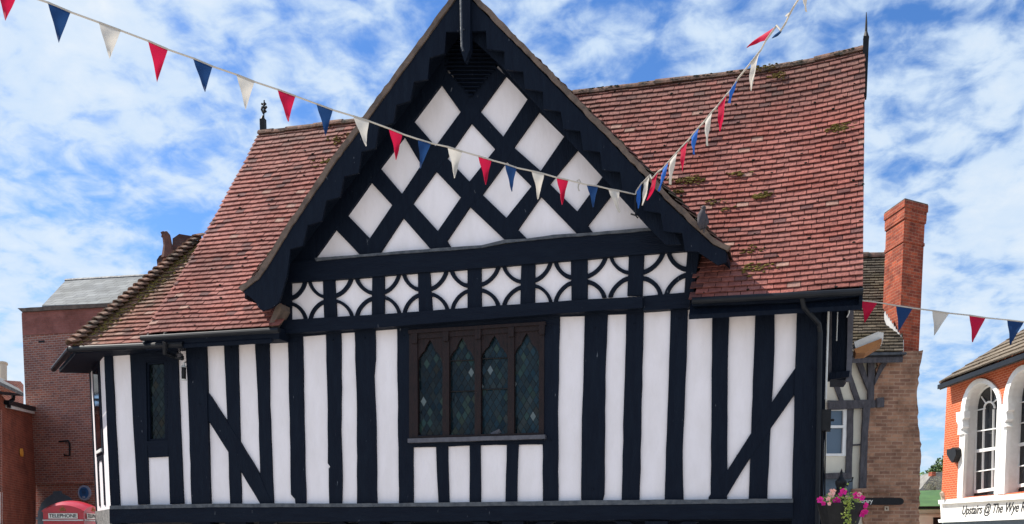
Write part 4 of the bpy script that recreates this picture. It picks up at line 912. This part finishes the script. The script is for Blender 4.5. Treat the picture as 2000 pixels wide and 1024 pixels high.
wf = prism('window', [(1610, 799), (1656, 799), (1656, 891), (1610, 891)], tp.off(.03), .1, 'white', th_, holes=[[(1612, 802), (1647, 802), (1647, 831), (1612, 831)], [(1612, 836), (1647, 836), (1645, 886), (1612, 886)]])
prism('pane', [(1612, 800), (1650, 800), (1650, 888), (1612, 888)], tp.off(-.04), .02, mat('pale_glass', (.10, .14, .19), .1, .5), wf)
prism('meter_box', [(1712, 778), (1727, 776), (1727, 795), (1713, 796)], tp.off(.16), .06, 'grey_timber', th_)
prism('brick_corbel', [(1665, 955), (1700, 953), (1752, 955), (1748, 960), (1665, 962)], tp.off(.16), .2, 'brick_old', th_, .01)
# stone slate roof of the timber house
e0 = tp.off(.3)(1560, 690); e1 = tp.off(.3)(1764, 688)
rt = tp.off(-3.2); r0, r1 = rt(1600, 504), rt(1735, 500)
def spal(s_, t_, p):
    k = rnd.uniform(.5, 1.35); q_ = noise.noise(p * 2); return (.11 * k + .04 * max(0, q_), .092 * k + .03 * max(0, q_), .066 * k)
tile_roof('stone_roof', e0, e1, r1 + (r1 - r0).normalized() * .3, r0, th_, spal, gauge=.14, tw=.22, step=.045, th=.03, specks=0)
ridge_run('ridge_tile', r0, r1 + (r1 - r0).normalized() * .3, th_, .15, .4)
mb = MB(); dn2 = Vector((0, 0, -.12)); bkp = [e0 + dn2, e1 + dn2, r1 + dn2, r0 + dn2]; mb.box8([p + dn2 for p in bkp] + bkp); mb.build('roof_boarding', 'grey_timber', th_)
# chimney
fpnt = at(1768, 392, 22.35); bpt = at(1732, 415, 23.25); rpt = at(1808, 396, 22.7)
chp = lambda p, z: Vector((p.x, p.y, z))
z1 = fpnt.z; zb_ = at(1768, 700, 22.4).z - .6
dv = Vector((bpt.x - fpnt.x, bpt.y - fpnt.y, 0)); dr = Vector((rpt.x - fpnt.x, rpt.y - fpnt.y, 0))
def chim(z0, z1, k, mbx):
    c0 = Vector((fpnt.x, fpnt.y, 0)); u = dr.normalized(); v = dv.normalized(); P_ = [c0 - u * k - v * k, c0 + dr + u * k - v * k, c0 + dr + dv + u * k + v * k, c0 + dv - u * k + v * k]
    mbx.box8([p + Vector((0, 0, z0)) for p in P_] + [p + Vector((0, 0, z1)) for p in P_])
mb = MB(); chim(zb_, z1 - .42, 0, mb); chim(z1 - .42, z1 - .36, .03, mb); chim(z1 - .36, z1 - .16, .035, mb); chim(z1 - .95, z1 - .88, .02, mb); chim(z1 - .16, z1, .06, mb)
cs = mb.build('chimney', 'brick_chim', th_)
mb = MB(); chim(z1, z1 + .03, .05, mb); mb.build('chimney_cap', 'verge', cs)
lp = Pl(fpnt - dr.normalized() * .012, -dr.normalized())
tips = [(1727, 612)]
for k in range(9):
    f = k / 9; tips += [(1729 + 34 * f, 608 + 52 * f), (1731 + 34 * f, 618 + 50 * f)]
prism('lead_flashing', tips + [(1764, 664), (1764, 688), (1750, 668), (1735, 645), (1727, 624)], lp, .02, 'tin', cs)
# satellite / canopy slab
prism('dormer_canopy', [(1668, 668), (1715, 648), (1726, 650), (1725, 664), (1672, 684)], PY(.6), .5, 'tin', mh)
prism('canopy_soffit', [(1668, 682), (1722, 661), (1722, 669), (1690, 689), (1672, 690)], PY(.55), .5, 'soffit', mh)
# finger sign
sp = tp.off(.32)
sg = thing('wall_sign', 'long black sign with rounded end and pale lettering on the brick wall', 'sign', sp(1720, 980))
rend = [(1757 + 8.5 * math.cos(a), 979.5 - 7 * math.sin(a)) for a in [math.pi / 2 - math.pi * k / 8 for k in range(9)]]
prism('board', [(1640, 972.5)] + rend + [(1640, 986.5)], sp, .05, 'iron', sg)
rt_ = Vector((0, 0, 1)).cross(tp.n).normalized()
text('lettering', 'Library', .15, sp.off(.004)(1704.5, 979), rt_, tp.n, M['cream_sign'], sg, 0, 'RIGHT', .002, .9)
prism('fixing', [(1728, 989), (1736, 989), (1736, 998), (1728, 998)], tp.off(.14), .04, 'beige', sg, holes=[[(1730.5, 991.5), (1733.5, 991.5), (1733.5, 995.5), (1730.5, 995.5)]])
# street lantern top behind the flowers
ll = thing('street_lantern', 'black pointed top of a street lantern rising behind the flower basket', 'lantern', at(1641, 1047, 14.2))
c = at(1642, 962, 14.2); mb = MB(); s0 = 14.2 / F
mb.lathe(c, [(15 * s0, -2 * s0), (15 * s0, 2 * s0), (8 * s0, 8 * s0), (11 * s0, 18 * s0), (11 * s0, 21 * s0), (4 * s0, 30 * s0), (2 * s0, 36 * s0), (3 * s0, 38 * s0), (.3 * s0, 46 * s0)], 14); mb.build('lantern_hood', 'iron', ll)
mb = MB(); mb.tube([c + Vector((0, 0, -.45)), c], [.08, .1], 6); mb.build('lantern_glass', 'glass', ll)
mb = MB(); mb.tube([c + Vector((0, 0, -.42)), Vector((c.x, c.y, 0))], .045, 8); mb.build('pole', 'iron', ll)
mb = MB(); mb.tube([at(1650, 945, 14.1), at(1655, 950, 14.1), at(1658, 941, 14.1), at(1664, 940, 14.1), at(1666, 932, 14.1)], .012, 5); mb.build('scroll', 'iron', ll)
# hanging basket
hb = thing('hanging_basket', 'black hanging planter of pink and peach flowers at the right corner of the market hall', 'flower basket', at(1640, 1024, 13.9))
D0 = 13.9; c = at(1642, 984, D0); s0 = D0 / F
mb = MB(); mb.lathe(c, [(18 * s0, -70 * s0), (34 * s0, -40 * s0), (42 * s0, -10 * s0), (45 * s0, 0), (40 * s0, 1 * s0)], 20); mb.build('planter', 'iron', hb)
lf_ = MB()
for i in range(420):
    a = rnd.uniform(0, 6.28); r_ = 42 * s0 * math.sqrt(rnd.random()); z = rnd.gauss(8, 7) * s0 * (1.3 - r_ / (45 * s0) * .5)
    p = c + Vector((math.cos(a) * r_, math.sin(a) * r_, z))
    if rnd.random() < .35:
        p = at(1657 + rnd.gauss(0, 5), rnd.uniform(972, 1040), D0 - 45 * s0 - .02)
    v1 = Vector((rnd.uniform(-1, 1), rnd.uniform(-1, 1), rnd.uniform(-1, 1))).normalized() * rnd.uniform(.014, .03); v2 = v1.orthogonal().normalized() * v1.length * .7
    lf_.add([p - v1, p + v2, p + v1, p - v2], [[0, 1, 2, 3]])
lf_.build('foliage', 'leafp', hb)
spots = [(1602, 977, 7, 'pink'), (1608, 984, 5, 'pink'), (1634, 979, 8, 'pink'), (1647, 961, 7, 'pink'), (1642, 966, 5, 'pink'), (1672, 968, 7, 'pink'), (1684, 973, 6, 'pink'), (1690, 987, 6, 'pink'), (1684, 992, 5, 'pink'), (1684, 1004, 7, 'pink'), (1690, 1000, 6, 'pink'),
 (1624, 967, 7, 'peach'), (1628, 960, 5, 'peach'), (1618, 975, 5, 'peach'), (1642, 985, 5, 'peach'), (1654, 972, 4, 'peach'), (1620, 984, 4, 'peach'), (1623, 958, 3, 'peach'), (1678, 966, 5, 'peach')]
for (x, y, r_, m_) in spots:
    cc = at(x, y, D0 - 30 * s0 + rnd.uniform(-.1, .1)); mb = MB(); nrm = (CAMLOC - cc + Vector((rnd.uniform(-6, 6), 0, rnd.uniform(0, 8)))).normalized(); tx = nrm.orthogonal().normalized(); ty = nrm.cross(tx); rr = r_ * s0 * .95
    for k in range(5):
        a0 = k * 1.2566 + rnd.random() * .3; ring = []
        for (da, rad, lf2) in ((-.62, .75, .10), (-.3, 1.0, .22), (0, 1.05, .10), (.3, 1.0, .24), (.62, .75, .12)): ring.append(cc + (tx * math.cos(a0 + da) + ty * math.sin(a0 + da)) * rr * rad + nrm * rr * lf2 * 1.5)
        b0 = len(mb.V); mb.add([cc - nrm * rr * .3] + ring, [[0, i + 1, i + 2] for i in range(4)])
    mb.blob(cc, rr * .2); mb.build('flower', m_, hb)
mb = MB(); mb.tube([c + Vector((0, .0, 0)), Vector((c.x - .25, c.y + .4, c.z + .1)), Vector((PY(.1)(1604, 960).x, .1, c.z + .15))], .015, 5); mb.tube([c + Vector((0, 0, -.55)), Vector((c.x, c.y, 0))], .04, 8); mb.build('bracket', 'iron', hb)

# right brick building
rp = P2(1843, 32, 2000, 26.8)
rb = thing('arched_window_building', 'orange brick building with white arched windows and a white lettered fascia at the right edge', 'building', at(1920, 1047, 29))
def arch(cx_, x0, x1, ys, top, yb0, yb1, K=14):
    """opening outline: straight jambs x0/x1 from yb to springing ys (left, right), semicircle-like top"""
    pts = [(x0 - (0), yb0), (x0, ys[0])]
    for k in range(1, K):
        a = math.pi * k / K; x = (x0 + x1) / 2 - (x1 - x0) / 2 * math.cos(a); base = ys[0] + (ys[1] - ys[0]) * (x - x0) / (x1 - x0); h_ = base - (top)
        pts.append((x, base - (base - top - (0)) * math.sin(a)))
    return pts + [(x1, ys[1]), (x1 - 0, yb1)]
op1 = [(1877, 972)] + arch(0, 1884, 1948, (806, 790), 748, 0, 0)[1:-1] + [(1941, 966)]
op2 = [(1961, 965)] + arch(0, 1968, 2040, (788, 772), 722, 0, 0)[1:-1] + [(2035, 955)]
def grow(op, dx):
    cx_ = sum(p[0] for p in op[1:-1]) / (len(op) - 2); mid_y = op[1][1]; o2 = []
    for (x, y) in op:
        if y > mid_y + 8: o2.append((x + (-dx if x < cx_ else dx), y))
        else:
            vx, vy = x - cx_, y - mid_y; l_ = math.hypot(vx, vy) or 1; o2.append((x + vx / l_ * dx, y + vy / l_ * dx * 1.1))
    return o2
prism('brick_wall', [(1850, 752), (2200, 590), (2200, 960), (1838, 978)], rp, .95, 'brick_orange', rb, holes=[grow(op1, 4), grow(op2, 4)])
def ring(op, dx, name='arch_surround'):
    return prism(name, grow(op, dx) + op[::-1], rp.off(.05), .12, 'white', rb)
def liner(op): return prism('window_reveal', grow(op, 3.6) + op[::-1], rp.off(.02), .96, 'white', rb)
liner(op1); liner(op2)
ring(op1, 8); ring(op2, 9)
prism('painted_pier', [(1941, 966), (1947, 800), (1969, 795), (1962, 965)], rp.off(.03), .1, 'plasterw', rb)
prism('painted_jamb', [(1871, 974), (1876, 850), (1885, 848), (1879, 973)], rp.off(.056), .1, 'plasterw', rb)
for (bx, by) in ((1874, 812), (1960, 797)):
    prism('capital', [(bx - 7, by - 6), (bx + 9, by - 9), (bx + 9, by + 4), (bx + 5, by + 8), (bx + 7, by + 22), (bx + 2, by + 28), (bx + 6, by + 36), (bx - 4, by + 38), (bx - 3, by + 18), (bx - 6, by + 12)], rp.off(.12), .2, 'white', rb)
for (op, xs) in ((op1, (1905, 1948, 956, 756)), (op2, (1990, 2045, 945, 730))):
    gl_ = rp.off(-.40)
    xo = (op[0][0] + op[-1][0]) / 2
    big_ = [(op[0][0] - 10, op[0][1] + 10), (op[0][0] - 10, op[1][1] - 70), (op[-1][0] + 30, op[-1][1] - 260), (op[-1][0] + 40, op[-1][1] + 10)]
    prism('reveal_back', big_, gl_.off(-.06), .02, 'white', rb)
    P0 = rp; gw = prism('window_pane', [(op[0][0] + (x - op[0][0]), y) for (x, y) in op], gl_.off(.0), .02, 'glass', rb)
    # sash frame and glazing bars
    f0 = gl_.off(.03); mbx = MB()
    def gb(a, b, w_=.05): mbx.bar(f0(*a), f0(*b), .03, w_)
    if op is op1:
        for a, b in (((1904, 960), (1907, 806)), ((1922, 800), (1919, 958)), ((1941, 800), (1938, 955))): gb(a, b, .06)
        for a, b in (((1904, 882), (1944, 876)), ((1903, 961), (1945, 955))): gb(a, b, .10)
        for a, b in (((1906, 843), (1946, 837)), ((1904, 922), (1944, 916)), ((1907, 802), (1925, 798)), ((1926, 788), (1917, 775)), ((1936, 784), (1936, 757)), ((1941, 786), (1950, 778))): gb(a, b, .035)
        cpts = [f0(1933 + 10 * math.cos(t), 797 - 12 * math.sin(t)) for t in [math.pi * k / 8 for k in range(9)]]
        mbx.tube(cpts, .035, 6)
        opts = [f0(1938 - 32 * math.cos(t), 803 - 50 * math.sin(t)) for t in [math.pi / 2 * k / 8 for k in range(9)]]; mbx.tube(opts, .04, 6)
    else:
        for a, b in (((1988, 955), (1992, 780)), ((2006, 950), (2008, 740))): gb(a, b, .06)
        for a, b in (((1986, 870), (2040, 860)), ((1986, 950), (2040, 940))): gb(a, b, .10)
        for a, b in (((1988, 828), (2040, 818)), ((1986, 912), (2040, 902)), ((1990, 787), (2040, 777))): gb(a, b, .035)
    mbx.build('glazing_bar', 'white', gw)
prism('window_ledge', [(1893, 972), (1950, 967), (1950, 974), (1888, 979)], rp.off(.12), .35, 'white', rb)
prism('window_ledge', [(1975, 966), (2060, 958), (2060, 966), (1970, 973)], rp.off(.12), .35, 'white', rb)
prism('cornice', [(1832, 977), (2200, 948), (2200, 962), (1833, 985)], rp.off(.2), .3, 'white', rb)
prism('fascia', [(1836, 984), (2200, 958), (2200, 1004), (1838, 1016)], rp.off(.08), .2, 'plasterw', rb)
prism('fascia_moulding', [(1832, 1015), (2200, 1000), (2200, 1006), (1833, 1021)], rp.off(.16), .25, 'white', rb)
prism('shopfront', [(1840, 1018), (2200, 1002), (2200, 1230), (1840, 1230)], rp, .2, 'greyp', rb)
rx = Vector((0, 0, 1)).cross(rp.n).normalized()
tpt = rp.off(.085)(1878, 998)
text('lettering', 'Upstairs @ The Wye R', .40, tpt, rx, rp.n, M['ink'], rb, .35, 'LEFT', .004, 1.02)
# roof of the right building
re0 = rp.off(.35)(1836, 748); re1 = rp.off(.35)(2200, 566)
inn = -rp.n; 
re1.z = re0.z
re1 = re0 + rx * 13; zup = 3.8
h0 = re0 + rx * 5.2 + inn * 5.2 + Vector((0, 0, zup)); h1 = re1 + inn * 5.2 + Vector((0, 0, zup))
def gp2(s_, t_, p):
    k = rnd.uniform(.8, 1.2); return (.20 * k, .165 * k, .12 * k)
tile_roof('tiled_roof', re0, re1, h1, h0, rb, gp2, gauge=.40, tw=.42, step=.07, th=.05, specks=0)
mb = MB(); dn3 = Vector((0, 0, -.14)); z_ = [re0 + dn3, re1 + dn3, h1 + dn3, h0 + dn3]; mb.box8([p + Vector((0, 0, -.1)) for p in z_] + z_); mb.build('roof_boarding', 'verge', rb)
lf0 = re0 + inn * 10; mb = MB(); mb.add([re0, h0, lf0], [[0, 1, 2]]); mb.add([p + dn3 for p in (re0, h0, lf0)], [[2, 1, 0]]); mb.build('hip_slope', 'verge', rb)
ridge_run('hip_tile', re0, h0, rb, .1, .3, 'verge')
mb = MB(); mb.bar(re0 + Vector((0, 0, -.14)), re1 + Vector((0, 0, -.14)), .16, .14); mb.build('gutter', 'gutter', rb)
cor = rp.off(-.0)(1838, 900); corT = rp(1849, 760)
mb = MB(); n_ = -rp.n
mb.box8([Vector((corT.x, corT.y, 0)) + n_ * .95, Vector((corT.x, corT.y, 0)) + rx * .3 + n_ * .95, Vector((corT.x, corT.y, 0)) + rx * .3 + n_ * 7, Vector((corT.x, corT.y, 0)) + n_ * 7] + [p for p in (corT + n_ * .95, corT + rx * .3 + n_ * .95, corT + rx * .3 + n_ * 7, corT + n_ * 7)]); mb.build('side_wall', 'brick_orange', rb)
# shield-like wall lamp
wl = rp.off(.25)
o = prism('wall_lamp', [(1849, 878), (1856, 877), (1861, 874), (1866, 878), (1867, 889), (1862, 900), (1859, 904), (1854, 897), (1849, 888)], wl, .22, 'iron', None); tag(o, 'black shield shaped lamp on the orange brick wall', 'lamp')
bl = MB(); bl.blob(rp.off(.3)(1840, 966), .10); bl.tube([rp.off(.25)(1842, 975), rp.off(.25)(1841, 967)], .07, 6)
tag(bl.build('cornice_ornament', 'beige'), 'small pale knob on the left end of the white cornice', 'ornament')
# wall behind / ceiling for window depth is the pane itself

# distant: shed with green roof, cottage roof, tree, bush
gs = thing('green_roofed_shed', 'cream shed with green metal roof in the gap beside the orange brick building', 'shed', at(1815, 1047, 34))
gp3 = Pl(at(1815, 1000, 34), Vector((-AX.x, -AX.y, 0)))
prism('wall', [(1700, 993), (1900, 993), (1900, 1230), (1700, 1230)], gp3, .2, 'cream', gs); prism('door', [(1823, 1011), (1850, 1011), (1850, 1200), (1823, 1200)], gp3.off(.02), .03, 'iron', gs)
prism('band', [(1700, 1004), (1900, 1004), (1900, 1007), (1700, 1007)], gp3.off(.04), .05, 'beige', gs)
a, b = gp3.off(.4)(1700, 990), gp3.off(.4)(1900, 988); c2, d4 = gp3.off(-3)(1900, 955), gp3.off(-3)(1700, 962); mb = MB(); mb.box8([p + Vector((0, 0, -.12)) for p in (a, b, c2, d4)] + [a, b, c2, d4]); mb.build('roof', 'greenroof', gs)
prism('gutter', [(1700, 991), (1900, 989), (1900, 993), (1700, 995)], gp3.off(.45), .1, 'iron', gs)
ct = thing('distant_cottage', 'distant grey roofed cottage above the green shed roof', 'cottage', at(1825, 1047, 60))
cp = Pl(at(1825, 1000, 60), Vector((-AX.x, -AX.y, 0)))
prism('roof', [(1770, 965), (1798, 955), (1820, 927), (1834, 922), (1900, 920), (1900, 965)], cp, 2, 'greyroof', ct); prism('wall', [(1775, 963), (1900, 963), (1900, 1130), (1775, 1130)], cp.off(-.2), 2, 'cream', ct)
prism('chimney', [(1820, 930), (1820, 922), (1828, 922), (1828, 930)], cp.off(.2), .5, 'brick_chim', ct)
def foliage(mb, c, r, n, lsz):
    for i in range(n):
        d = Vector((rnd.gauss(0, 1), rnd.gauss(0, 1), rnd.gauss(0, 1))).normalized() * rnd.random() ** .4
        p = c + Vector((d.x * r[0], d.y * r[1], d.z * r[2])); v1 = Vector((rnd.uniform(-1, 1), rnd.uniform(-1, 1), rnd.uniform(-.6, 1))).normalized() * lsz * rnd.uniform(.6, 1.3); v2 = v1.orthogonal().normalized() * v1.length * .6
        mb.add([p - v1, p + v2, p + v1, p - v2], [[0, 1, 2, 3]])
tr = thing('broad_tree', 'dark green tree rising above the distant roofs at the right', 'tree', at(1830, 1047, 75))
mb = MB()
for (x, y, rx_, n) in ((1835, 922, .9, 500), (1822, 926, .6, 260), (1850, 912, 1.2, 600), (1870, 915, 1.5, 600)): foliage(mb, at(x, y, 75), (rx_, rx_, rx_ * .8), n, .12)
mb.build('crown', 'leaf', tr); mb = MB(); p = at(1845, 925, 75); mb.tube([Vector((p.x, p.y, 0)), p], [.3, .12], 8); mb.build('trunk', 'bark', tr)
tr = thing('pale_bush', 'yellow green tree behind the brick wall edge at right', 'tree', at(1800, 1047, 70))
mb = MB()
for (x, y, rx_, n) in ((1800, 940, .7, 350), (1810, 938, .5, 260), (1785, 942, 1.0, 300)): foliage(mb, at(x, y, 70), (rx_, rx_, rx_), n, .11)
mb.build('crown', mat('bright_leaf', (.14, .22, .03), .6, .3, (.08, .15, .02), 3), tr); mb = MB(); p = at(1800, 945, 70); mb.tube([Vector((p.x, p.y, 0)), p], [.2, .1], 8); mb.build('trunk', 'bark', tr)
tr = thing('grey_shrub', 'grey green wiry shrub in front of the distant cottage roof', 'shrub', at(1825, 1047, 50))
mb = MB(); foliage(mb, at(1828, 947, 50), (.42, .42, .5), 500, .035); foliage(mb, at(1815, 952, 50), (.3, .3, .25), 200, .035); mb.build('crown', mat('grey_leaf', (.16, .17, .10), .7, .2, (.22, .18, .14), 5), tr); mb = MB(); p = at(1826, 950, 50); mb.tube([Vector((p.x, p.y, 0)), p], [.08, .04], 6); mb.build('trunk', 'bark', tr)
